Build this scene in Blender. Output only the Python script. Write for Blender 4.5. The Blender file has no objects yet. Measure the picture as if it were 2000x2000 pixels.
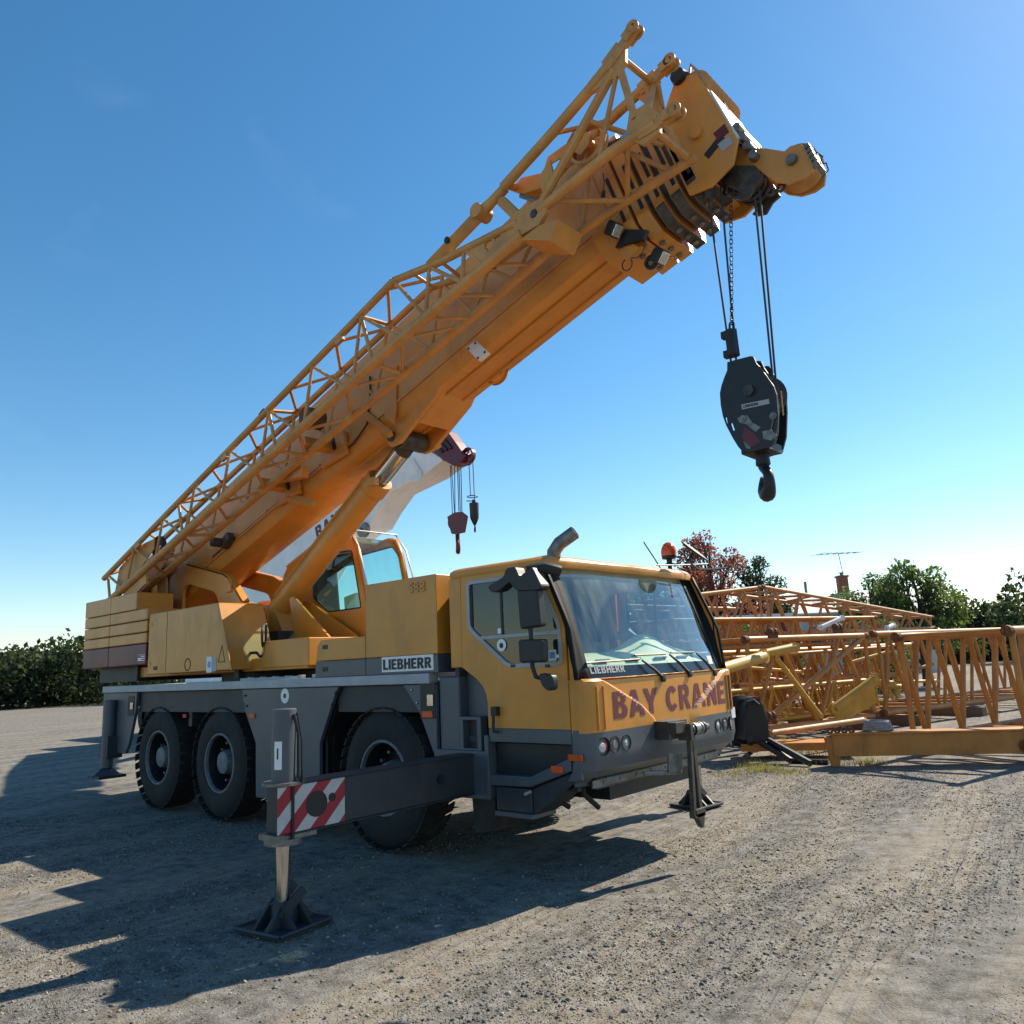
import bpy, bmesh, math, random
import numpy as np
from mathutils import Vector, Matrix, noise
random.seed(7); rng = np.random.default_rng(11)
scene = bpy.context.scene
R_ = math.radians

# ------------------------------------------------------------------ camera
CAM = dict(f=1530.6193, yaw=2.2871, pitch=0.1918, roll=-0.0473, pos=(3.5791, -6.3443, 1.7065))
def cam_axes():
    cy, sy, cp, sp = math.cos(CAM['yaw']), math.sin(CAM['yaw']), math.cos(CAM['pitch']), math.sin(CAM['pitch'])
    F = Vector((cy*cp, sy*cp, sp)); R = Vector((sy, -cy, 0)); U = R.cross(F)
    c, s = math.cos(CAM['roll']), math.sin(CAM['roll'])
    return F, c*R + s*U, -s*R + c*U
CF, CR, CU = cam_axes(); CO = Vector(CAM['pos'])
cd = bpy.data.cameras.new('camera'); cam = bpy.data.objects.new('camera', cd)
scene.collection.objects.link(cam); scene.camera = cam
cd.sensor_width = 36; cd.lens = CAM['f']/2000*36; cd.clip_start = 0.05; cd.clip_end = 2000
cam.matrix_world = Matrix(((CR.x, CU.x, -CF.x, CO.x), (CR.y, CU.y, -CF.y, CO.y), (CR.z, CU.z, -CF.z, CO.z), (0, 0, 0, 1)))

# ------------------------------------------------------------------ light
SUN_AZ = math.atan2(0.21, 0.978)      # from +Y towards +X
SUN_EL = R_(40.5)
world = bpy.data.worlds.new('World'); scene.world = world; world.use_nodes = True
wn = world.node_tree; wn.nodes.clear()
sky = wn.nodes.new('ShaderNodeTexSky'); sky.sky_type = 'NISHITA'; sky.sun_disc = False
sky.sun_elevation = SUN_EL; sky.sun_rotation = SUN_AZ; sky.altitude = 0; sky.air_density = 1.0; sky.dust_density = 0.12; sky.ozone_density = 1.4
bg = wn.nodes.new('ShaderNodeBackground'); bg.inputs[1].default_value = 0.10
wo = wn.nodes.new('ShaderNodeOutputWorld')
tc = wn.nodes.new('ShaderNodeTexCoord'); mp = wn.nodes.new('ShaderNodeMapping'); mp.inputs['Scale'].default_value = (1.2, 3.5, 5.5); mp.inputs['Rotation'].default_value = (0.2, 0.3, 0.9)
nz = wn.nodes.new('ShaderNodeTexNoise'); nz.inputs['Scale'].default_value = 1.6; nz.inputs['Detail'].default_value = 7; nz.inputs['Distortion'].default_value = 0.5
cr = wn.nodes.new('ShaderNodeValToRGB'); cr.color_ramp.elements[0].position = 0.60; cr.color_ramp.elements[1].position = 0.86
cr.color_ramp.elements[1].color = (0.05, 0.05, 0.05, 1)
mx = wn.nodes.new('ShaderNodeMix'); mx.data_type = 'RGBA'; mx.inputs[7].default_value = (7.0, 7.4, 8.0, 1)
L = wn.links.new
L(tc.outputs['Generated'], mp.inputs[0]); L(mp.outputs[0], nz.inputs[0]); L(nz.outputs[0], cr.inputs[0])
hs_ = wn.nodes.new('ShaderNodeHueSaturation'); hs_.inputs['Saturation'].default_value = 1.3; hs_.inputs['Hue'].default_value = 0.493; hs_.inputs['Value'].default_value = 1.0; L(sky.outputs[0], hs_.inputs['Color'])
L(cr.outputs[0], mx.inputs[0]); L(hs_.outputs[0], mx.inputs[6]); L(mx.outputs[2], bg.inputs[0]); L(bg.outputs[0], wo.inputs[0])
sd = bpy.data.lights.new('sun', 'SUN'); sd.energy = 5.0; sd.angle = R_(0.53); sd.color = (1, 0.89, 0.73)
sun = bpy.data.objects.new('sun', sd); scene.collection.objects.link(sun); sun.location = (8, 30, 30)
tosun = Vector((math.sin(SUN_AZ)*math.cos(SUN_EL), math.cos(SUN_AZ)*math.cos(SUN_EL), math.sin(SUN_EL)))
sun.rotation_euler = tosun.to_track_quat('Z', 'Y').to_euler()
vs = scene.view_settings; vs.view_transform = 'Standard'; vs.look = 'None'; vs.exposure = 0.75; vs.gamma = 1; vs.use_curve_mapping = False
scene.render.engine = 'CYCLES'; scene.cycles.max_bounces = 8; scene.cycles.transparent_max_bounces = 16

# ------------------------------------------------------------------ pixel -> place (needs a known plane)
def ray(px, py): return CF + CR*((px-1000)/CAM['f']) + CU*((1000-py)/CAM['f'])
def onY(q, y): d = ray(*q); return CO + d*((y-CO.y)/d.y)
def onX(q, x): d = ray(*q); return CO + d*((x-CO.x)/d.x)
def onZ(q, z): d = ray(*q); return CO + d*((z-CO.z)/d.z)
def pix(P):
    d = Vector(P)-CO; z = d.dot(CF); return (1000+CAM['f']*d.dot(CR)/z, 1000-CAM['f']*d.dot(CU)/z)
def rg(x, y, w, n=1932.): k = w/n; return lambda u, v: (x+k*u, y+k*v)
TH = math.atan(.32); CT, ST = math.cos(TH), math.sin(TH)
def B(s, y, n): return Vector((s*CT - n*ST, y, s*ST + n*CT))       # boom coordinates: along, across, up

# ------------------------------------------------------------------ materials
MATS = {}
def mat(name, col, rough=.5, metal=0., var=.12, vscale=6., bump=0., bscale=40., col2=None, dirt=None, dirtamt=.35, coat=0., spec=.5, stretch=(1, 1, 1), chips=0.):
    m = bpy.data.materials.new(name); m.use_nodes = True; nt = m.node_tree; N, K = nt.nodes, nt.links
    b = N['Principled BSDF']; b.inputs['Roughness'].default_value = rough; b.inputs['Metallic'].default_value = metal
    b.inputs['Coat Weight'].default_value = coat; b.inputs['Coat Roughness'].default_value = .15; b.inputs['Specular IOR Level'].default_value = spec
    tc = N.new('ShaderNodeTexCoord'); mpn = N.new('ShaderNodeMapping'); mpn.inputs['Scale'].default_value = stretch; K.new(tc.outputs['Object'], mpn.inputs[0])
    n1 = N.new('ShaderNodeTexNoise'); n1.inputs['Scale'].default_value = vscale; n1.inputs['Detail'].default_value = 6; n1.inputs['Roughness'].default_value = .62
    K.new(mpn.outputs[0], n1.inputs[0])
    mr = N.new('ShaderNodeMapRange'); mr.inputs[1].default_value = .3; mr.inputs[2].default_value = .7; K.new(n1.outputs[0], mr.inputs[0])
    c2 = col2 or tuple(c*(1-var*2) for c in col); c1 = tuple(min(1, c*(1+var)) for c in col)
    mxn = N.new('ShaderNodeMix'); mxn.data_type = 'RGBA'; mxn.inputs[6].default_value = (*c2, 1); mxn.inputs[7].default_value = (*c1, 1)
    K.new(mr.outputs[0], mxn.inputs[0]); out = mxn.outputs[2]
    if dirt:
        n2 = N.new('ShaderNodeTexNoise'); n2.inputs['Scale'].default_value = 2.3; n2.inputs['Detail'].default_value = 9; n2.inputs['Roughness'].default_value = .7
        mp2 = N.new('ShaderNodeMapping'); mp2.inputs['Scale'].default_value = (1.6, 1.6, .5); K.new(tc.outputs['Object'], mp2.inputs[0]); K.new(mp2.outputs[0], n2.inputs[0])
        mr2 = N.new('ShaderNodeMapRange'); mr2.inputs[1].default_value = .5; mr2.inputs[2].default_value = .75; mr2.inputs[4].default_value = dirtamt; K.new(n2.outputs[0], mr2.inputs[0])
        m2 = N.new('ShaderNodeMix'); m2.data_type = 'RGBA'; m2.inputs[7].default_value = (*dirt, 1); K.new(mr2.outputs[0], m2.inputs[0]); K.new(out, m2.inputs[6]); out = m2.outputs[2]
        ra = N.new('ShaderNodeMath'); ra.operation = 'MULTIPLY_ADD'; ra.inputs[1].default_value = .35; ra.inputs[2].default_value = rough; K.new(mr2.outputs[0], ra.inputs[0]); K.new(ra.outputs[0], b.inputs['Roughness'])
    if chips:
        for (sc_, st_, lo_, hi_, am_, cc_) in ((46, (1, 1, 1), .66, .72, chips, (.10, .075, .055)), (5, (3, 3, .22), .58, .74, chips*.55, tuple(c*.45+.02 for c in col))):
            mpc = N.new('ShaderNodeMapping'); mpc.inputs['Scale'].default_value = st_; K.new(tc.outputs['Object'], mpc.inputs[0])
            nc = N.new('ShaderNodeTexNoise'); nc.inputs['Scale'].default_value = sc_; nc.inputs['Detail'].default_value = 5; nc.inputs['Roughness'].default_value = .65; K.new(mpc.outputs[0], nc.inputs[0])
            mrc = N.new('ShaderNodeMapRange'); mrc.inputs[1].default_value = lo_; mrc.inputs[2].default_value = hi_; mrc.inputs[4].default_value = am_; K.new(nc.outputs[0], mrc.inputs[0])
            mc = N.new('ShaderNodeMix'); mc.data_type = 'RGBA'; mc.inputs[7].default_value = (*cc_, 1); K.new(mrc.outputs[0], mc.inputs[0]); K.new(out, mc.inputs[6]); out = mc.outputs[2]
    K.new(out, b.inputs['Base Color'])
    if bump:
        n3 = N.new('ShaderNodeTexNoise'); n3.inputs['Scale'].default_value = bscale; n3.inputs['Detail'].default_value = 4; K.new(tc.outputs['Object'], n3.inputs[0])
        bp = N.new('ShaderNodeBump'); bp.inputs['Strength'].default_value = bump; bp.inputs['Distance'].default_value = .02; K.new(n3.outputs[0], bp.inputs['Height']); K.new(bp.outputs[0], b.inputs['Normal'])
    MATS[name] = m; return m
DUST = (.30, .25, .18)
mat('yellow', (.63, .25, .024), .40, var=.08, vscale=2.5, dirt=(.33, .20, .08), dirtamt=.42, coat=.12, chips=0.35)
mat('boom_yellow', (.63, .272, .044), .42, var=.08, vscale=1.8, dirt=(.28, .15, .07), dirtamt=.4, coat=.15, chips=0.5)
mat('jib_yellow', (.60, .29, .08), .5, var=.12, vscale=4, dirt=(.27, .17, .10), dirtamt=.5, chips=0.55)
mat('grey', (.074, .090, .107), .45, var=.08, vscale=3, dirt=(.13, .125, .115), dirtamt=.45, coat=.1, chips=0.4)
mat('dark_grey', (.027, .033, .041), .55, var=.15, vscale=5, dirt=(.09, .085, .075), dirtamt=.4, chips=0.4)
mat('light_grey', (.36, .38, .40), .45, var=.08, vscale=5, dirt=(.2, .19, .17), dirtamt=.35)
mat('black', (.012, .013, .015), .5, var=.2, vscale=12, dirt=(.04, .04, .036), dirtamt=.3)
mat('black_gloss', (.008, .009, .011), .22, var=.1)
mat('rubber', (.014, .014, .014), .8, var=.25, vscale=9, dirt=(.10, .09, .075), dirtamt=.45, bump=.15, bscale=90)
mat('hub_grey', (.16, .17, .18), .6, var=.2, vscale=14, dirt=(.09, .08, .07), dirtamt=.5)
mat('chrome', (.62, .60, .57), .16, metal=1., var=.1, vscale=8, stretch=(8, 8, .4))
mat('steel', (.22, .215, .20), .5, metal=.6, var=.25, vscale=15, dirt=(.12, .09, .06), dirtamt=.5)
mat('greasy', (.05, .045, .04), .45, var=.35, vscale=14, dirt=(.16, .12, .08), dirtamt=.6)
mat('rope', (.05, .05, .055), .5, metal=.3, var=.3, vscale=120)
mat('maroon', (.12, .009, .02), .4, var=.12, vscale=4, dirt=(.09, .04, .04), dirtamt=.3, chips=0.2)
mat('text_maroon', (.16, .022, .034), .55, var=.1, vscale=20)
mat('white', (.74, .74, .73), .45, var=.06, vscale=5, dirt=(.4, .38, .34), dirtamt=.35)
mat('white_paint', (.80, .80, .80), .4, var=.05, vscale=2, dirt=(.4, .38, .34), dirtamt=.3, chips=0.25)
mat('red', (.42, .02, .03), .45, var=.1, vscale=9)
mat('orange_lens', (.75, .10, .015), .2, var=.12, vscale=40)
mat('red_lens', (.45, .012, .02), .15, var=.2, vscale=60)
mat('amber_lens', (.55, .10, .02), .15, var=.2, vscale=60)
mat('clear_lens', (.62, .62, .58), .12, metal=.35, var=.25, vscale=70)
mat('dash', (.58, .66, .48), .6, var=.05, vscale=3)
mat('seat', (.03, .032, .036), .9, var=.2, vscale=20)
mat('lattice_orange', (.50, .205, .034), .5, var=.15, vscale=3, dirt=(.25, .11, .05), dirtamt=.55, chips=0.7)
mat('lattice_tan', (.48, .225, .072), .55, var=.15, vscale=3, dirt=(.26, .13, .08), dirtamt=.55, chips=0.7)
mat('lattice_yellow', (.60, .34, .05), .5, var=.12, vscale=3, dirt=(.3, .2, .08), dirtamt=.45, chips=0.6)
mat('rust', (.15, .06, .03), .8, var=.3, vscale=18)
mat('timber', (.22, .17, .12), .85, var=.25, vscale=12, stretch=(1, 8, 8))
mat('bark', (.07, .05, .04), .9, var=.3, vscale=14, bump=.4)
mat('house_wall', (.52, .50, .46), .8, var=.06, vscale=3)
mat('roof_white', (.62, .62, .60), .7, var=.08, vscale=4, bump=.2, bscale=12)
mat('brick_mat', (.24, .085, .06), .85, var=.25, vscale=25)
mat('foliage_red', (.20, .075, .055), .7, var=.4, vscale=1.2, col2=(.09, .038, .034))
mat('foliage_dark', (.035, .055, .022), .7, var=.4, vscale=1.5)
mat('foliage_green', (.085, .14, .035), .65, var=.45, vscale=1.2)
mat('grass', (.16, .17, .05), .8, var=.35, vscale=3)
mat('pillar_black', (.008, .009, .010), .6, var=.1, spec=.2)
mat('sign_white', (.8, .8, .79), .5, var=.03)
mat('sky_blue_sticker', (.12, .3, .6), .4, var=.2, vscale=60)
mat('grey_sling', (.30, .31, .33), .8, var=.2, vscale=30)

def leafy(name, k=.45):
    m = MATS[name]; N, K = m.node_tree.nodes, m.node_tree.links; b = N['Principled BSDF']; o = [n for n in N if n.type == 'OUTPUT_MATERIAL'][0]
    t = N.new('ShaderNodeBsdfTranslucent'); src = b.inputs['Base Color'].links[0].from_socket
    br = N.new('ShaderNodeMix'); br.data_type = 'RGBA'; br.blend_type = 'MULTIPLY'; br.inputs[0].default_value = 1; br.inputs[7].default_value = (1.9, 1.7, 1.2, 1); K.new(src, br.inputs[6]); K.new(br.outputs[2], t.inputs[0])
    mx_ = N.new('ShaderNodeMixShader'); mx_.inputs[0].default_value = k; K.new(b.outputs[0], mx_.inputs[1]); K.new(t.outputs[0], mx_.inputs[2]); K.new(mx_.outputs[0], o.inputs[0])
for n_ in ('foliage_red', 'foliage_dark', 'foliage_green', 'grass'): leafy(n_)
def striped():
    m = bpy.data.materials.new('warning_stripes'); m.use_nodes = True; nt = m.node_tree; N, K = nt.nodes, nt.links
    b = N['Principled BSDF']; b.inputs['Roughness'].default_value = .5
    tc = N.new('ShaderNodeTexCoord'); sp = N.new('ShaderNodeSeparateXYZ'); K.new(tc.outputs['Object'], sp.inputs[0])
    a = N.new('ShaderNodeMath'); a.operation = 'SUBTRACT'; K.new(sp.outputs[2], a.inputs[0]); K.new(sp.outputs[1], a.inputs[1])
    c = N.new('ShaderNodeMath'); c.operation = 'MULTIPLY_ADD'; c.inputs[1].default_value = 1/.245; c.inputs[2].default_value = 0.30; K.new(a.outputs[0], c.inputs[0])
    f = N.new('ShaderNodeMath'); f.operation = 'FRACT'; K.new(c.outputs[0], f.inputs[0])
    g = N.new('ShaderNodeMath'); g.operation = 'GREATER_THAN'; g.inputs[1].default_value = .5; K.new(f.outputs[0], g.inputs[0])
    nn = N.new('ShaderNodeTexNoise'); nn.inputs['Scale'].default_value = 14; nn.inputs['Detail'].default_value = 6; K.new(tc.outputs['Object'], nn.inputs[0])
    mx = N.new('ShaderNodeMix'); mx.data_type = 'RGBA'; mx.inputs[6].default_value = (.62, .60, .57, 1); mx.inputs[7].default_value = (.42, .012, .03, 1); K.new(g.outputs[0], mx.inputs[0])
    m2 = N.new('ShaderNodeMix'); m2.data_type = 'RGBA'; m2.blend_type = 'MULTIPLY'; m2.inputs[0].default_value = .35; K.new(mx.outputs[2], m2.inputs[6]); K.new(nn.outputs[0], m2.inputs[7])
    K.new(m2.outputs[2], b.inputs['Base Color']); MATS['warning_stripes'] = m
striped()

def glassmat(name, tint, dust=0., refl=1.0, streak=False):
    m = bpy.data.materials.new(name); m.use_nodes = True; nt = m.node_tree; N, K = nt.nodes, nt.links; N.clear()
    o = N.new('ShaderNodeOutputMaterial'); tr = N.new('ShaderNodeBsdfTransparent'); tr.inputs[0].default_value = (*tint, 1)
    gl = N.new('ShaderNodeBsdfGlossy'); gl.inputs['Roughness'].default_value = .02; gl.inputs[0].default_value = (.9, .95, .95, 1)
    fr = N.new('ShaderNodeFresnel'); ge = N.new('ShaderNodeNewGeometry'); mi = N.new('ShaderNodeMapRange'); mi.inputs[3].default_value = 1.5; mi.inputs[4].default_value = 1/1.5; K.new(ge.outputs['Backfacing'], mi.inputs[0]); K.new(mi.outputs[0], fr.inputs[0])
    fm = N.new('ShaderNodeMath'); fm.operation = 'MULTIPLY'; fm.inputs[1].default_value = refl; K.new(fr.outputs[0], fm.inputs[0])
    ms = N.new('ShaderNodeMixShader'); K.new(fm.outputs[0], ms.inputs[0]); K.new(tr.outputs[0], ms.inputs[1]); K.new(gl.outputs[0], ms.inputs[2]); out = ms.outputs[0]
    if dust:
        df = N.new('ShaderNodeBsdfDiffuse'); df.inputs[0].default_value = (.60, .70, .58, 1)
        tc = N.new('ShaderNodeTexCoord'); mp_ = N.new('ShaderNodeMapping'); mp_.inputs['Scale'].default_value = (1, 2.6, .45); mp_.inputs['Rotation'].default_value = (R_(-14), 0, 0); K.new(tc.outputs['Object'], mp_.inputs[0])
        n1 = N.new('ShaderNodeTexNoise'); n1.inputs['Scale'].default_value = 3; n1.inputs['Detail'].default_value = 7; K.new(mp_.outputs[0], n1.inputs[0])
        mr = N.new('ShaderNodeMapRange'); mr.inputs[1].default_value = .35; mr.inputs[2].default_value = .75; mr.inputs[4].default_value = dust; K.new(n1.outputs[0], mr.inputs[0]); fac = mr.outputs[0]
        if streak:   # dust wiped away in three arcs
            sp = N.new('ShaderNodeSeparateXYZ'); K.new(tc.outputs['Object'], sp.inputs[0]); prev = None
            for (yy, zz, r1) in WIPE:
                dy = N.new('ShaderNodeMath'); dy.operation = 'SUBTRACT'; dy.inputs[1].default_value = yy; K.new(sp.outputs[1], dy.inputs[0])
                dz = N.new('ShaderNodeMath'); dz.operation = 'SUBTRACT'; dz.inputs[1].default_value = zz; K.new(sp.outputs[2], dz.inputs[0])
                y2 = N.new('ShaderNodeMath'); y2.operation = 'POWER'; y2.inputs[1].default_value = 2; K.new(dy.outputs[0], y2.inputs[0])
                z2 = N.new('ShaderNodeMath'); z2.operation = 'POWER'; z2.inputs[1].default_value = 2; K.new(dz.outputs[0], z2.inputs[0])
                ad = N.new('ShaderNodeMath'); ad.operation = 'ADD'; K.new(y2.outputs[0], ad.inputs[0]); K.new(z2.outputs[0], ad.inputs[1])
                mrr = N.new('ShaderNodeMapRange'); mrr.inputs[1].default_value = (r1-.02)**2; mrr.inputs[2].default_value = (r1+.02)**2; mrr.inputs[3].default_value = .35; K.new(ad.outputs[0], mrr.inputs[0])
                if prev is None: prev = mrr.outputs[0]
                else:
                    mn = N.new('ShaderNodeMath'); mn.operation = 'MINIMUM'; K.new(prev, mn.inputs[0]); K.new(mrr.outputs[0], mn.inputs[1]); prev = mn.outputs[0]
            mu = N.new('ShaderNodeMath'); mu.operation = 'MULTIPLY'; K.new(fac, mu.inputs[0]); K.new(prev, mu.inputs[1]); fac = mu.outputs[0]
        m2 = N.new('ShaderNodeMixShader'); K.new(fac, m2.inputs[0]); K.new(out, m2.inputs[1]); K.new(df.outputs[0], m2.inputs[2]); out = m2.outputs[0]
    K.new(out, o.inputs[0]); MATS[name] = m
WIPE = ((-.14-3.58*0, 1.53, .80), (.55, 1.5, .80))
ROOT = Vector((-4.5, 0, 0))
WIPE = tuple((y-ROOT.y, z-ROOT.z, r) for y, z, r in WIPE)
glassmat('windshield_glass', (.88, .98, .92), dust=.24, refl=2.2, streak=True)
glassmat('tinted_glass', (.24, .36, .40), dust=.05, refl=1.2)
glassmat('cab_glass', (.62, .86, .86), dust=.08, refl=1.0)

# ------------------------------------------------------------------ mesh helpers
COL = scene.collection
class MB:
    def __init__(s): s.v = []; s.f = []; s.sm = []
    def add(s, vs, fs, smooth=False):
        o = len(s.v); s.v += [tuple(v) for v in vs]; s.f += [tuple(i+o for i in f) for f in fs]; s.sm += [smooth]*len(fs); return s
    def box(s, x0, x1, y0, y1, z0, z1):
        vs = [(x, y, z) for x in (x0, x1) for y in (y0, y1) for z in (z0, z1)]
        return s.add(vs, [(0, 1, 3, 2), (4, 6, 7, 5), (0, 4, 5, 1), (2, 3, 7, 6), (0, 2, 6, 4), (1, 5, 7, 3)])
    def obox(s, c, ax, ay, az):            # oriented box, half vectors
        c, ax, ay, az = map(Vector, (c, ax, ay, az))
        vs = [c+ax*i+ay*j+az*k for i in (-1, 1) for j in (-1, 1) for k in (-1, 1)]
        return s.add(vs, [(0, 1, 3, 2), (4, 6, 7, 5), (0, 4, 5, 1), (2, 3, 7, 6), (0, 2, 6, 4), (1, 5, 7, 3)])
    def prism(s, pts, d, smooth=False):              # polygon extruded by vector d
        pts = [Vector(p) for p in pts]; d = Vector(d); n = len(pts)
        vs = pts+[p+d for p in pts]
        return s.add(vs, [tuple(range(n-1, -1, -1)), tuple(range(n, 2*n))]+[(i, (i+1) % n, (i+1) % n+n, i+n) for i in range(n)], smooth)
    def xz(s, pts, y0, y1): return s.prism([(x, y0, z) for x, z in pts], (0, y1-y0, 0))
    def sn(s, pts, y0, y1): return s.prism([B(a, y0, n) for a, n in pts], (0, y1-y0, 0))
    def tube(s, p, q, r, r2=None, seg=10, caps=True): return s.path([p, q], [r, r if r2 is None else r2], seg, caps)
    def path(s, pts, r, seg=8, caps=True, closed=False):
        pts = [Vector(p) for p in pts]; n = len(pts)
        if not isinstance(r, (list, tuple)): r = [r]*n
        rings = []; prev = None
        for i, p in enumerate(pts):
            a = pts[(i-1) % n] if (i > 0 or closed) else p; b = pts[(i+1) % n] if (i < n-1 or closed) else p
            t = (b-a); t = t.normalized() if t.length > 1e-9 else Vector((0, 0, 1))
            if prev is None:
                u = t.cross(Vector((0, 0, 1)));
                if u.length < 1e-3: u = t.cross(Vector((0, 1, 0)))
            else: u = prev - t*prev.dot(t)
            u.normalize(); prev = u; w = t.cross(u)
            rings.append([p+(u*math.cos(2*math.pi*k/seg)+w*math.sin(2*math.pi*k/seg))*r[i] for k in range(seg)])
        vs = [v for g in rings for v in g]; fs = []
        m = n if closed else n-1
        for i in range(m):
            for k in range(seg):
                j = (i+1) % n; fs.append((i*seg+k, i*seg+(k+1) % seg, j*seg+(k+1) % seg, j*seg+k))
        s.add(vs, fs, True)
        if caps and not closed:
            o = len(s.v)-len(vs); s.f += [tuple(o+k for k in range(seg-1, -1, -1)), tuple(o+(n-1)*seg+k for k in range(seg))]; s.sm += [False, False]
        return s
    def lathe(s, c, axis, prof, seg=32, smooth=True, closed=False):      # prof: (along, radius)
        c = Vector(c); a = Vector(axis).normalized(); u = a.cross(Vector((0, 0, 1)))
        if u.length < 1e-3: u = Vector((1, 0, 0))
        u.normalize(); w = a.cross(u); vs = []; fs = []
        for (t, r) in prof:
            for k in range(seg): vs.append(c+a*t+(u*math.cos(2*math.pi*k/seg)+w*math.sin(2*math.pi*k/seg))*r)
        n = len(prof)
        for i in range(n if closed else n-1):
            for k in range(seg):
                j = (i+1) % n; fs.append((i*seg+k, i*seg+(k+1) % seg, j*seg+(k+1) % seg, j*seg+k))
        return s.add(vs, fs, smooth)
    def disc(s, c, axis, r, seg=24, t=.01): return s.lathe(c, axis, [(0, .0001), (0, r), (t, r), (t, .0001)], seg, False)
    def grid(s, rows, smooth=True):
        n, m = len(rows), len(rows[0])
        return s.add([p for r in rows for p in r], [(i*m+j, i*m+j+1, (i+1)*m+j+1, (i+1)*m+j) for i in range(n-1) for j in range(m-1)], smooth)
    def holed(s, outer, inners, d):         # planar polygon with holes, extruded by d
        bm = bmesh.new(); d = Vector(d); loops = [outer]+list(inners); ed = []
        for lp in loops:
            vv = [bm.verts.new(p) for p in lp]; ed += [bm.edges.new((vv[i], vv[(i+1) % len(vv)])) for i in range(len(vv))]
        bmesh.ops.triangle_fill(bm, edges=ed, use_beauty=True, use_dissolve=False)
        bm.verts.index_update(); vs = [v.co.copy() for v in bm.verts]; fs = [tuple(v.index for v in f.verts) for f in bm.faces]; bm.free()
        n = len(vs); out = [v+d for v in vs]; sf = []; o = 0
        for lp in loops:
            k = len(lp); sf += [(o+i, o+(i+1) % k, o+(i+1) % k+n, o+i+n) for i in range(k)]; o += k
        return s.add(vs+out, [tuple(reversed(f)) for f in fs]+[tuple(i+n for i in f) for f in fs]+sf)
    def shift(s, dx, dy, dz): s.v = [(x+dx, y+dy, z+dz) for x, y, z in s.v]; return s
    def mirror(s):
        m = MB(); m.v = [(x, -y, z) for x, y, z in s.v]; m.f = [tuple(reversed(f)) for f in s.f]; m.sm = list(s.sm); return m
    def build(s, name, material, parent=None, bevel=0., off=None, auto=True):
        me = bpy.data.meshes.new(name)
        root = parent
        while root is not None and root.parent is not None: root = root.parent
        o = off if off is not None else (Vector(root.location) if root is not None else Vector((0, 0, 0)))
        me.from_pydata([(x-o.x, y-o.y, z-o.z) for x, y, z in s.v], [], s.f)
        me.polygons.foreach_set('use_smooth', s.sm)
        bm = bmesh.new(); bm.from_mesh(me); bmesh.ops.recalc_face_normals(bm, faces=bm.faces); bm.to_mesh(me); bm.free()
        for m in (material if isinstance(material, (list, tuple)) else [material]): me.materials.append(MATS[m])
        ob = bpy.data.objects.new(name, me); COL.objects.link(ob)
        if parent is not None: ob.parent = parent
        else: ob.location = o
        if any(s.sm) and not bevel:
            e_ = ob.modifiers.new('es', 'EDGE_SPLIT'); e_.split_angle = R_(44)
        if bevel:
            b = ob.modifiers.new('bevel', 'BEVEL'); b.width = bevel; b.segments = 2; b.limit_method = 'ANGLE'; b.angle_limit = R_(38); b.harden_normals = False
        return ob
def tag(o, label, cat, group=None):
    o['label'] = label; o['category'] = cat
    if group: o['group'] = group
    return o
def thing(name, loc, label, cat, group=None):
    o = bpy.data.objects.new(name, None); COL.objects.link(o); o.location = loc; o.empty_display_size = .2
    bpy.context.view_layer.update(); return tag(o, label, cat, group)
def struct(o): o['kind'] = 'structure'; return o
def stuff(o): o['kind'] = 'stuff'; return o
def arc(cx, cy, rx, ry, a0, a1, n=9): return [(cx+rx*math.cos(R_(a0+(a1-a0)*k/(n-1))), cy+ry*math.sin(R_(a0+(a1-a0)*k/(n-1)))) for k in range(n)]
T_ = .26
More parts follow.
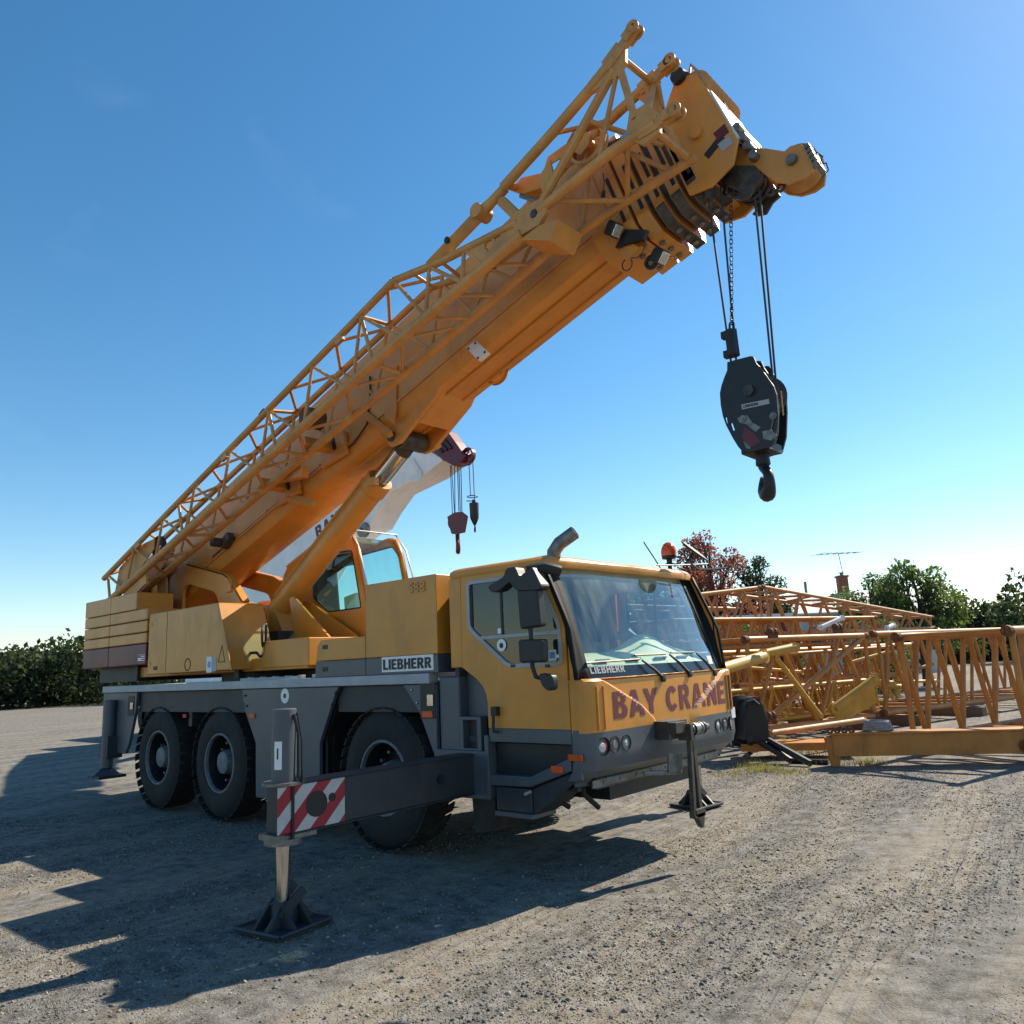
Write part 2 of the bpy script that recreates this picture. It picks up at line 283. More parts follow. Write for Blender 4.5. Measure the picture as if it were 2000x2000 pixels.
GLYPH = {       # heavy sans capitals and figures: advance, outline, holes
 'L': (.64, [(0, 0), (0, 1), (T_, 1), (T_, .21), (.62, .21), (.62, 0)], []),
 'I': (.26, [(0, 0), (0, 1), (T_, 1), (T_, 0)], []),
 'E': (.66, [(0, 0), (0, 1), (.64, 1), (.64, .8), (T_, .8), (T_, .6), (.58, .6), (.58, .41), (T_, .41), (T_, .2), (.66, .2), (.66, 0)], []),
 'H': (.80, [(0, 0), (0, 1), (T_, 1), (T_, .62), (.54, .62), (.54, 1), (.8, 1), (.8, 0), (.54, 0), (.54, .4), (T_, .4), (T_, 0)], []),
 'B': (.77, [(0, 0), (0, 1), (.5, 1), (.63, .96), (.71, .86), (.71, .67), (.65, .57), (.57, .525), (.69, .46), (.77, .36), (.77, .2), (.70, .06), (.56, 0)], [[(T_, .62), (T_, .82), (.41, .82), (.46, .78), (.46, .66), (.41, .62)], [(T_, .18), (T_, .43), (.44, .43), (.5, .38), (.5, .24), (.44, .18)]]),
 'R': (.80, [(0, 0), (0, 1), (.52, 1), (.67, .95), (.75, .84), (.75, .62), (.69, .5), (.58, .44), (.82, 0), (.53, 0), (.34, .39), (T_, .39), (T_, 0)], [[(T_, .59), (T_, .81), (.43, .81), (.49, .76), (.49, .64), (.43, .59)]]),
 'A': (.92, [(0, 0), (.31, 1), (.61, 1), (.92, 0), (.65, 0), (.60, .19), (.32, .19), (.27, 0)], [[(.375, .39), (.46, .76), (.545, .39)]]),
 'Y': (.92, [(.33, 0), (.33, .4), (0, 1), (.29, 1), (.46, .64), (.63, 1), (.92, 1), (.59, .4), (.59, 0)], []),
 'C': (.82, arc(.42, .5, .42, .51, 38, 322, 17)+arc(.42, .5, .165, .29, 318, 42, 13), []),
 'N': (.82, [(0, 0), (0, 1), (.26, 1), (.57, .43), (.57, 1), (.82, 1), (.82, 0), (.56, 0), (.25, .57), (.25, 0)], []),
 '5': (.70, [(.0, .25), (.05, .1), (.18, .0), (.46, 0), (.62, .07), (.70, .2), (.70, .43), (.62, .57), (.47, .64), (.28, .61), (.30, .8), (.65, .8), (.65, 1), (.09, 1), (.03, .41), (.26, .40), (.33, .45), (.40, .44), (.45, .38), (.45, .25), (.40, .19), (.31, .19), (.25, .26)], []),
 '8': (.72, [(.2, 0), (.52, 0), (.68, .1), (.72, .28), (.66, .44), (.57, .53), (.65, .62), (.68, .76), (.62, .92), (.48, 1), (.24, 1), (.1, .92), (.04, .76), (.07, .62), (.15, .53), (.06, .44), (0, .28), (.04, .1)], [[(.25, .22), (.24, .36), (.30, .42), (.42, .42), (.48, .36), (.47, .22), (.42, .17), (.30, .17)], [(.27, .67), (.27, .79), (.31, .84), (.41, .84), (.45, .79), (.45, .67), (.41, .62), (.31, .62)]]),
}
def lettering(name, body, origin, xd, yd, w, h, material, parent, depth=.004, fat=.0, warp=None, spacing=1.0):
    adv = 0; pos = []; word = 0; words = {}
    for c in body:
        if c == ' ': adv += .42; word += 1; continue
        pos.append((c, adv, word)); adv += GLYPH[c][0]+.13
    adv -= .13; origin, xd, yd = Vector(origin), Vector(xd).normalized(), Vector(yd).normalized(); zd = xd.cross(yd); m = MB(); k = w/adv
    for c, x0, wd in pos:
        g = GLYPH[c]; f = lambda lp: [((x+x0)*k, y*h, 0) for x, y in lp]
        t = MB().holed(f(g[1]), [f(q) for q in g[2]], (0, 0, depth))
        if warp:
            bm = bmesh.new(); vv = [bm.verts.new(v) for v in t.v]
            for fc in t.f: bm.faces.new([vv[i] for i in fc])
            for ax_i, lo_, hi_, st in ((0, x0*k, (x0+g[0])*k, .025), (1, 0, h, .02)):
                for q in np.arange(lo_+st, hi_, st):
                    pc = [0, 0, 0]; pn = [0, 0, 0]; pc[ax_i] = q; pn[ax_i] = 1
                    bmesh.ops.bisect_plane(bm, geom=bm.verts[:]+bm.edges[:]+bm.faces[:], plane_co=pc, plane_no=pn, dist=1e-6)
            bm.verts.index_update(); t.v = [tuple(v.co) for v in bm.verts]; t.f = [tuple(v.index for v in fc.verts) for fc in bm.faces]; bm.free()
        pts = [origin+xd*v[0]+yd*v[1]+zd*v[2] for v in t.v]
        if warp: pts = [warp(p) for p in pts]
        words.setdefault(wd, MB()).add(pts, t.f)
    return [m.build(name, material, parent) for m in words.values()]
def inset(poly, d):                          # inset of a 2-D convex-ish polygon
    n = len(poly); cx = sum(p[0] for p in poly)/n; cz = sum(p[1] for p in poly)/n; out = []
    for i in range(n):
        a, b, c = Vector(poly[i-1]), Vector(poly[i]), Vector(poly[(i+1) % n])
        e1 = (b-a).normalized(); e2 = (c-b).normalized(); n1 = Vector((-e1.y, e1.x)); n2 = Vector((-e2.y, e2.x))
        ctr = Vector((cx, cz))
        if n1.dot(ctr-b) < 0: n1 = -n1
        if n2.dot(ctr-b) < 0: n2 = -n2
        bis = (n1+n2)
        if bis.length < 1e-6: bis = n1
        bis.normalize(); out.append(tuple(b+bis*(d/max(.35, bis.dot(n1)))))
    return out
def rounded(poly, r, k=4):
    n = len(poly); out = []
    for i in range(n):
        a, b, c = Vector(poly[i-1]), Vector(poly[i]), Vector(poly[(i+1) % n])
        d1 = min(r, (a-b).length*.45); d2 = min(r, (c-b).length*.45); p = b+(a-b).normalized()*d1; q = b+(c-b).normalized()*d2
        for j in range(k+1):
            t = j/k; out.append(tuple(p*(1-t)**2+b*2*t*(1-t)+q*t*t))
    return out

# ================================================================== GROUND
def gh(x, y):      # height of the yard: gentle lumps, wheel ruts
    h = .018*noise.noise(Vector((x*.35, y*.35, 0)))+.012*noise.noise(Vector((x*1.1, y*1.1, 3)))
    t = x*.96-y*.13           # distance across the tyre tracks in front of the crane
    for c, a in ((.9, .016), (1.55, .02), (2.35, .018), (3.1, .02)):
        w = t-c-.06*noise.noise(Vector((y*.25, c, 1)))
        h -= a*math.exp(-(w/.11)**2)
    d = min(math.hypot(x+1.55, y+3.05), math.hypot(x+1.4, y-2.55))
    return h*min(1, max(0, (d-.3)/.6))-.003-.12*math.exp(-((x+.5)/2.0)**2-((y-2.0)/1.9)**2)
def make_ground():
    def axis(lo, hi, f0, f1, st):
        a = list(np.arange(f0, f1+1e-6, st)); d = st
        while a[-1] < hi: d *= 1.25; a.append(a[-1]+d)
        d = st
        while a[0] > lo: d *= 1.25; a.insert(0, a[0]-d)
        return a
    xs = axis(-420, 420, -7, 5, .07); ys = axis(-420, 420, -5.5, 9, .07)
    vs = [(x, y, gh(x, y) if -30 < x < 30 and -30 < y < 30 else -.003) for y in ys for x in xs]
    n = len(xs); fs = [(j*n+i, j*n+i+1, (j+1)*n+i+1, (j+1)*n+i) for j in range(len(ys)-1) for i in range(n-1)]
    m = bpy.data.materials.new('yard_gravel'); m.use_nodes = True; N, K = m.node_tree.nodes, m.node_tree.links
    b = N['Principled BSDF']; b.inputs['Roughness'].default_value = .9; b.inputs['Specular IOR Level'].default_value = .25
    tc = N.new('ShaderNodeTexCoord')
    def tex(kind, scale, detail=6, stretch=(1, 1, 1), rot=0, rough=.6):
        mp_ = N.new('ShaderNodeMapping'); mp_.inputs['Scale'].default_value = stretch; mp_.inputs['Rotation'].default_value = (0, 0, rot); K.new(tc.outputs['Object'], mp_.inputs[0])
        t = N.new(kind); t.inputs['Scale'].default_value = scale
        if kind == 'ShaderNodeTexNoise': t.inputs['Detail'].default_value = detail; t.inputs['Roughness'].default_value = rough
        K.new(mp_.outputs[0], t.inputs[0]); return t.outputs[0] if kind == 'ShaderNodeTexNoise' else t
    def rng_(x, a, c, lo=0., hi=1.):
        r = N.new('ShaderNodeMapRange'); r.inputs[1].default_value = a; r.inputs[2].default_value = c; r.inputs[3].default_value = lo; r.inputs[4].default_value = hi; K.new(x, r.inputs[0]); return r.outputs[0]
    def mix(f, a, c, bt='MIX'):
        r = N.new('ShaderNodeMix'); r.data_type = 'RGBA'; r.blend_type = bt
        for i, z in ((0, f), (6, a), (7, c)):
            if hasattr(z, 'is_linked'): K.new(z, r.inputs[i])
            else: r.inputs[i].default_value = z if i == 0 else (*z, 1)
        return r.outputs[2]
    big = tex('ShaderNodeTexNoise', .45, 8); streak = tex('ShaderNodeTexNoise', 1.1, 9, (1, .13, 1), R_(-8), .68); fine = tex('ShaderNodeTexNoise', 55, 5, rough=.7); mid = tex('ShaderNodeTexNoise', 6, 8, rough=.7); ruts = tex('ShaderNodeTexNoise', 5.5, 6, (1, .05, 1), R_(-8), .6)
    vo = tex('ShaderNodeTexVoronoi', 60); vo2 = tex('ShaderNodeTexVoronoi', 95); vo3 = tex('ShaderNodeTexVoronoi', 30)
    wmap = N.new('ShaderNodeMapping'); wmap.inputs['Rotation'].default_value = (0, 0, R_(-8)); K.new(tc.outputs['Object'], wmap.inputs[0])
    wv = N.new('ShaderNodeTexWave'); wv.wave_type = 'BANDS'; wv.bands_direction = 'X'; wv.inputs['Scale'].default_value = 2.6; wv.inputs['Distortion'].default_value = 2.2; wv.inputs['Detail'].default_value = 3; wv.inputs['Detail Scale'].default_value = .7; K.new(wmap.outputs[0], wv.inputs[0])
    patch = tex('ShaderNodeTexNoise', .8, 6, (1, .3, 1), R_(-8), .6)
    lane = N.new('ShaderNodeTexWave'); lane.wave_type = 'BANDS'; lane.bands_direction = 'X'; lane.inputs['Scale'].default_value = .28; lane.inputs['Distortion'].default_value = 3.5; lane.inputs['Detail'].default_value = 4; lane.inputs['Detail Scale'].default_value = .8; K.new(wmap.outputs[0], lane.inputs[0])
    sl = N.new('ShaderNodeMath'); sl.operation = 'MULTIPLY_ADD'; sl.inputs[1].default_value = .22; K.new(lane.outputs[1], sl.inputs[0]); K.new(streak, sl.inputs[2])
    col = mix(rng_(sl.outputs[0], .55, .70), (.058, .056, .052), (.205, .165, .105))
    col = mix(rng_(big, .52, .64, 0, .7), col, (.040, .039, .037))
    col = mix(rng_(mid, .56, .74, 0, .3), col, (.165, .138, .095))
    col = mix(rng_(ruts, .56, .62, 0, .5), col, (.19, .155, .10))
    wm = N.new('ShaderNodeMath'); wm.operation = 'MULTIPLY'; K.new(rng_(wv.outputs[1], .62, .85, 0, .55), wm.inputs[0]); K.new(rng_(patch, .46, .56), wm.inputs[1])
    col = mix(wm.outputs[0], col, (.046, .042, .036))
    col = mix(rng_(fine, .42, .75, 0, .5), col, (.045, .043, .039))
    gr = N.new('ShaderNodeSeparateColor'); K.new(vo.outputs['Color'], gr.inputs[0])
    col = mix(rng_(gr.outputs[0], .55, .95, 0, .6), col, (.030, .029, .027))
    gr2 = N.new('ShaderNodeSeparateColor'); K.new(vo2.outputs['Color'], gr2.inputs[0])
    col = mix(rng_(gr2.outputs[0], .78, .97, 0, .6), col, (.25, .21, .15))
    gr3 = N.new('ShaderNodeSeparateColor'); K.new(vo3.outputs['Color'], gr3.inputs[0])
    col = mix(rng_(gr3.outputs[1], .88, .93, 0, .5), col, (.045, .042, .039))
    # pale dried puddle beside the far outrigger
    sp = N.new('ShaderNodeMapping'); sp.inputs['Location'].default_value = (1.05, -2.7, 0); K.new(tc.outputs['Object'], sp.inputs[0])
    dn = N.new('ShaderNodeMapping'); dn.inputs['Scale'].default_value = (.75, .42, 1); dn.inputs['Location'].default_value = (0, 0, 0); K.new(sp.outputs[0], dn.inputs[0])
    ln = N.new('ShaderNodeVectorMath'); ln.operation = 'LENGTH'; K.new(dn.outputs[0], ln.inputs[0])
    ad = N.new('ShaderNodeMath'); ad.operation = 'MULTIPLY_ADD'; ad.inputs[1].default_value = .9; K.new(mid, ad.inputs[0]); K.new(ln.outputs[0], ad.inputs[2])
    col = mix(rng_(ad.outputs[0], .75, 1.1, .75, 0.), col, (.34, .325, .295))
    K.new(col, b.inputs['Base Color'])
    hs = N.new('ShaderNodeMath'); hs.operation = 'MULTIPLY_ADD'; hs.inputs[1].default_value = -.35; K.new(vo.outputs[0], hs.inputs[0]); K.new(fine, hs.inputs[2])
    h2 = N.new('ShaderNodeMath'); h2.operation = 'MULTIPLY_ADD'; h2.inputs[1].default_value = -.35; K.new(vo2.outputs[0], h2.inputs[0]); K.new(hs.outputs[0], h2.inputs[2])
    h3 = N.new('ShaderNodeMath'); h3.operation = 'MULTIPLY_ADD'; h3.inputs[1].default_value = -1.6; K.new(wm.outputs[0], h3.inputs[0]); K.new(h2.outputs[0], h3.inputs[2])
    bp = N.new('ShaderNodeBump'); bp.inputs['Strength'].default_value = .7; bp.inputs['Distance'].default_value = .012; K.new(h3.outputs[0], bp.inputs['Height']); K.new(bp.outputs[0], b.inputs['Normal'])
    MATS['yard_gravel'] = m
    g = MB(); g.v = vs; g.f = fs; g.sm = [True]*len(fs)
    struct(g.build('ground', 'yard_gravel'))
make_ground()
def make_gravel():
    n = 150000; base = np.array([(1, 0, 0), (-1, 0, 0), (0, 1, 0), (0, -1, 0), (0, 0, 1), (0, 0, -1)], float)
    tri = np.array([(0, 2, 4), (2, 1, 4), (1, 3, 4), (3, 0, 4), (2, 0, 5), (1, 2, 5), (3, 1, 5), (0, 3, 5)])
    gx = np.arange(-10, 6.01, .1); gy = np.arange(-7, 8.01, .1); H = np.array([[gh(x, y) for x in gx] for y in gy]); D = np.array([[noise.noise(Vector((x*.9, y*.3, 5))) for x in gx] for y in gy])
    d = 1.7+11*rng.random(3*n)**1.5; a = CAM['yaw']+rng.uniform(-.66, .66, 3*n); x = CO.x+d*np.cos(a); y = CO.y+d*np.sin(a)
    ix = np.clip(((x+10)/.1).astype(int), 0, len(gx)-2); iy = np.clip(((y+7)/.1).astype(int), 0, len(gy)-2); fx_ = np.clip((x+10)/.1-ix, 0, 1); fy_ = np.clip((y+7)/.1-iy, 0, 1)
    z = (H[iy, ix]*(1-fx_)+H[iy, ix+1]*fx_)*(1-fy_)+(H[iy+1, ix]*(1-fx_)+H[iy+1, ix+1]*fx_)*fy_
    ok = D[iy, ix]+rng.uniform(-.28, .28, 3*n) > .0; x, y, z, d = x[ok][:n], y[ok][:n], z[ok][:n], d[ok][:n]; n = len(x)
    r = .0020+.0032*rng.random(n)**2+.012*rng.random(n)**18+.0003*d
    P_ = base[None]+rng.uniform(-.32, .32, (n, 6, 3)); P_ = P_*(r[:, None]*rng.uniform(.6, 1.25, (n, 3))*np.array([1, 1, .7]))[:, None, :]
    t = rng.uniform(0, 6.28, n); c, s_ = np.cos(t)[:, None], np.sin(t)[:, None]
    V = np.stack([P_[:, :, 0]*c-P_[:, :, 1]*s_+x[:, None], P_[:, :, 0]*s_+P_[:, :, 1]*c+y[:, None], P_[:, :, 2]+(z+r*.2)[:, None]], 2).reshape(-1, 3)
    F = (tri[None]+(np.arange(n)*6)[:, None, None]).reshape(-1, 3)
    m = bpy.data.materials.new('pebble'); m.use_nodes = True; N, K = m.node_tree.nodes, m.node_tree.links; b = N['Principled BSDF']; b.inputs['Roughness'].default_value = .9
    g = N.new('ShaderNodeNewGeometry'); cr_ = N.new('ShaderNodeValToRGB'); e = cr_.color_ramp.elements; e[0].color = (.055, .053, .05, 1); e[1].color = (.38, .34, .265, 1); e.new(.3).color = (.11, .105, .096, 1); e.new(.7).color = (.21, .19, .155, 1)
    K.new(g.outputs['Random Per Island'], cr_.inputs[0]); K.new(cr_.outputs[0], b.inputs['Base Color'])
    me = bpy.data.meshes.new('gravel'); me.vertices.add(len(V)); me.vertices.foreach_set('co', V.ravel()); me.loops.add(F.size); me.loops.foreach_set('vertex_index', F.ravel().astype(np.int32)); me.polygons.add(len(F)); me.polygons.foreach_set('loop_start', np.arange(0, F.size, 3, dtype=np.int32)); me.update(calc_edges=True)
    me.materials.append(m); o = bpy.data.objects.new('gravel', me); COL.objects.link(o)
    stuff(o); tag(o, 'loose grey and tan gravel scattered over the dusty yard', 'gravel')
make_gravel()

# ================================================================== MOBILE CRANE
crane = thing('mobile_crane', ROOT, 'big yellow three-axle mobile crane with grey chassis, front lettering and raised telescopic boom', 'crane')
P = -1.275
def both(mb, name, material, parent=crane, bevel=0.):
    a = mb.build(name, material, parent, bevel); b = mb.mirror().build(name, material, parent, bevel); return a, b

# ---- carrier
m = MB().box(-9.2, -.45, -.48, .48, .62, 1.3).box(-9.2, -1.7, -1.05, 1.05, 1.35, 1.5)
for x in (-2.7, -5.85, -7.52): m.box(x-.16, x+.16, -1.0, 1.0, .55, .82)
m.box(-5.0, -3.6, -1.15, 1.15, .45, 1.35).box(-1.9, -1.2, -1.1, 1.1, .6, 1.4)
m.build('chassis_frame', 'black', crane)
MB().box(-9.3, -1.88, -1.2, 1.2, 1.5, 1.565).build('deck', 'dark_grey', crane)
for sgn in (1, -1):
    o = MB()
    o.box(-9.3, -1.93, -1.302, -1.18, 1.568, 1.662)
    (o if sgn == 1 else o.mirror()).build('deck_strip', 'light_grey', crane, .006)
mid = MB().xz([(-5.26, 1.562), (-5.18, 1.3), (-4.94, .95), (-4.92, .35), (-3.68, .35), (-3.68, .98), (-3.40, 1.49), (-3.34, 1.562)], -1.28, -1.235)
midp, _ = both(mid, 'side_panel', 'grey', bevel=.006)
fr = MB().xz([(-2.32, 1.562), (-2.1, 1.31), (-1.9, .92), (-1.88, .6), (-1.866, .6), (-1.866, 1.562)], -1.28, -1.235)
frp, _ = both(fr, 'side_panel', 'grey', bevel=.006)
rr = MB().xz([(-9.3, 1.562), (-9.3, .7), (-8.45, .7), (-8.34, .83), (-8.16, 1.3), (-8.14, 1.562)], -1.28, -1.235)
rrp, _ = both(rr, 'side_panel', 'grey', bevel=.006)
mg = MB().box(-8.15, -5.2, -1.225, -1.2, 1.285, 1.56).box(-8.15, -5.2, -1.199, -.7, 1.46, 1.495)
mg.box(-6.73, -6.64, -1.20, -.8, 1.1, 1.46); both(mg, 'mudguard', 'dark_grey', bevel=.005)
mg = MB().box(-3.42, -2.06, -1.225, -1.2, 1.3, 1.56).box(-3.42, -2.06, -1.199, -.7, 1.46, 1.495); both(mg, 'mudguard', 'dark_grey', bevel=.005)
mg = MB().box(-3.66, -3.62, -1.22, -.7, .5, 1.05).xz([(-3.66, 1.05), (-3.40, 1.5), (-3.36, 1.5), (-3.62, 1.05)], -1.22, -.7); both(mg, 'mudguard', 'black')
# bolts, marker lamps, stickers on the side panel
for (u, v) in ((740, 1090), (748, 1155), (1308, 1072), (1285, 1145)):
    q = onY((250+u*.31056, 1020+v*.31056), -1.28); MB().lathe(q, (0, -1, 0), [(0, .014), (.012, .014), (.016, .0001)], 10).build('bolt', 'black', midp)
for (u, v) in ((1785, 1055), (1818, 1135)):
    q = onY((250+u*.31056, 1020+v*.31056), -1.28); MB().lathe(q, (0, -1, 0), [(0, .013), (.012, .013), (.02, .0001)], 10).build('bolt', 'chrome', frp)
def rlens(px, w, h, y, material, parent, name='marker_light'):
    q = onY(px, y); return MB().box(q.x-w/2, q.x+w/2, y-.018, y, q.z-h/2, q.z+h/2).build(name, material, parent, .005)
Rb = rg(250, 1020, 600); Rp = rg(780, 1280, 350); Rn = rg(880, 1080, 300); Rm = rg(1060, 1300, 400); Ro = rg(1100, 1060, 350); Rk = rg(600, 820, 360)
Rg = rg(250, 1350, 650); Rf = rg(400, 650, 550); Re = rg(800, 350, 550); Rd = rg(1100, 0, 550); R5 = rg(1150, 30, 300); R4 = rg(930, 220, 300); R3 = rg(700, 420, 350); R2 = rg(250, 850, 350); R1 = rg(450, 650, 350)
Rh2 = rg(1300, 230, 330); Rq = rg(1400, 1330, 350); Rr = rg(1400, 1100, 350); Rc = rg(1300, 1020, 450, 1739.)
rlens(Rb(785, 1218), .11, .055, -1.28, 'orange_lens', midp); rlens(Rp(310, 635), .14, .06, -1.28, 'orange_lens', frp)
rlens(Rb(362, 1218), .09, .05, -1.225, 'red_lens', crane)
q = onY(Rp(310, 490), -1.28); MB().box(q.x-.1, q.x+.1, -1.286, -1.26, q.z-.16, q.z+.16).build('latch_recess', 'black', frp)
MB().box(q.x+.0, q.x+.08, -1.30, -1.287, q.z-.05, q.z+.06).build('latch', 'chrome', frp, .01)
q = onY(Rb(20, 1155), -1.28); MB().box(q.x-.1, q.x+.1, -1.286, -1.26, q.z-.14, q.z+.14).build('latch_recess', 'black', rrp); MB().box(q.x, q.x+.08, -1.3, -1.287, q.z-.05, q.z+.05).build('latch', 'chrome', rrp, .01)
q = onY(Rb(988, 1092), -1.28); MB().disc((q.x, -1.281, q.z), (0, -1, 0), .082, 28, .003).build('sticker', 'sign_white', midp)
MB().disc((q.x, -1.2845, q.z), (0, -1, 0), .030, 5, .002).build('sticker_mark', 'black', midp)
# cleats on the deck
m = MB()
for x in np.arange(-5.3, -3.9, .27): m.box(x, x+.06, -1.19, -1.13, 1.665, 1.70)
m.box(-5.45, -4.2, -1.2, -1.12, 1.60, 1.69); m.build('ladder_rail', 'light_grey', crane, .004)

# ---- wheels
def wheel(x, sgn):
    y0 = sgn*1.25; a = (0, sgn, 0); c = (x, y0, .68)
    tyre = MB().lathe(c, a, [(-.055, .345), (-.012, .37), (0, .43), (-.004, .50), (-.018, .57), (-.05, .632), (-.075, .655), (-.19, .662), (-.31, .655), (-.335, .632), (-.37, .57), (-.38, .5), (-.37, .38), (-.34, .345)], 48)
    for k in range(34):
        for side, ph in ((0, 0), (1, .5)):
            t = 2*math.pi*(k+ph)/34; e = Vector((math.cos(t), 0, math.sin(t))); tn = Vector((-math.sin(t), 0, math.cos(t)))
            yy = y0-sgn*(.095 if side == 0 else .285); cc = Vector((x, yy, .68))+e*.663
            sk = Vector((0, sgn*.09, 0))+tn*(.03 if side == 0 else -.03)
            tyre.obox(cc, tn*.045, sk, e*.008)
            pass
    w = MB().lathe(c, a, [(-.05, .325), (-.012, .335), (-.010, .352), (-.018, .362), (-.045, .362)], 40)
    wo = w.build('wheel', 'hub_grey', crane); MB().lathe(c, a, [(-.045, .328), (-.15, .31), (-.30, .30), (-.31, .0001)], 36).build('rim', 'black', wo); tyre.build('tyre', 'rubber', wo)
    h = MB().lathe(c, a, [(-.28, .16), (-.16, .155), (-.09, .14), (-.06, .13), (-.05, .10), (-.048, .0001)], 32); h.build('hub', 'hub_grey', wo)
    b = MB()
    for k in range(10):
        t = 2*math.pi*k/10; b.lathe(Vector((x, y0-sgn*.20, .68))+Vector((math.cos(t)*.235, 0, math.sin(t)*.235)), a, [(0, .02), (.05, .02), (.055, .0001)], 6, False)
    b.build('wheel_nuts', 'steel', wo)
    MB().lathe(c, a, [(-.299, .30), (-.298, .0001)], 32).build('brake_drum', 'black', wo)
for x in (-2.7, -5.85, -7.52):
    for sgn in (-1, 1): wheel(x, sgn)

# ---- engine boxes behind the cab
m = MB().xz(rounded([(-2.89, 1.835), (-2.89, 2.58), (-1.83, 2.58), (-1.83, 1.835)], .01), P, .35); bx = m.build('machinery_box', 'yellow', crane, .012)
MB().xz([(-2.89, 1.664), (-2.89, 1.832), (-1.83, 1.832), (-1.83, 1.664)], P, .35).build('box_skirt', 'grey', bx, .006)
m = MB().xz([(-3.755, 1.835), (-3.73, 2.0), (-3.66, 2.06), (-2.897, 2.06), (-2.897, 1.835)], P, .2); b2 = m.build('tool_box', 'yellow', crane, .01)
MB().xz([(-3.77, 1.664), (-3.757, 1.832), (-2.897, 1.832), (-2.897, 1.664)], P, .2).build('box_skirt', 'grey', b2, .006)
for v in (785, 925):
    q = onY(Rb(1240, v), P); MB().box(q.x-.045, q.x+.045, P-.006, P+.01, q.z-.022, q.z+.022).build('latch', 'black', b2, .004)
MB().box(-1.83, -1.66, -.9, .9, 1.62, 2.54).build('gap_shade_block', 'dark_grey', crane)  # dark block painted in for the shade between machinery box and cab
MB().box(-2.63, -1.885, P-.008, P, 1.688, 1.834).build('name_plate', 'sign_white', bx, .002)
lettering('lettering', 'LIEBHERR', (-2.605, P-.009, 1.71), (1, 0, 0), (0, 0, 1), .695, .10, 'black', bx, fat=.038, spacing=1.08)
lettering('lettering', '588', (-2.21, P-.0, 2.43), (1, 0, 0), (0, 0, 1), .235, .10, 'jib_yellow', bx, depth=.012, fat=.012)
# grey column and recess between deck and cab
MB().box(-1.855, -1.59, -1.25, -.8, .6, 1.625).build('service_column', 'grey', crane, .02)
MB().box(-1.589, -1.33, -1.14, -.7, .9, 1.7).build('recess_panel', 'grey', crane, .01)
m = MB().holed([(-1.6, -1.255, .965), (-1.33, -1.255, .965), (-1.33, -1.255, 1.27), (-1.6, -1.255, 1.27)], [[(-1.55, -1.255, 1.0), (-1.38, -1.255, 1.0), (-1.38, -1.255, 1.24), (-1.55, -1.255, 1.24)]], (0, .09, 0)); m.build('vent_frame', 'grey', crane, .006)
MB().box(-1.55, -1.38, -1.18, -1.15, 1.0, 1.24).build('vent_panel', 'dark_grey', crane)
MB().box(-1.9, -1.215, -1.29, 1.29, .585, .985).build('outrigger_housing', 'grey', crane, .012)
MB().box(-1.255, -1.21, -1.30, -1.2, .6, 1.12).build('housing_flange', 'grey', crane, .006)

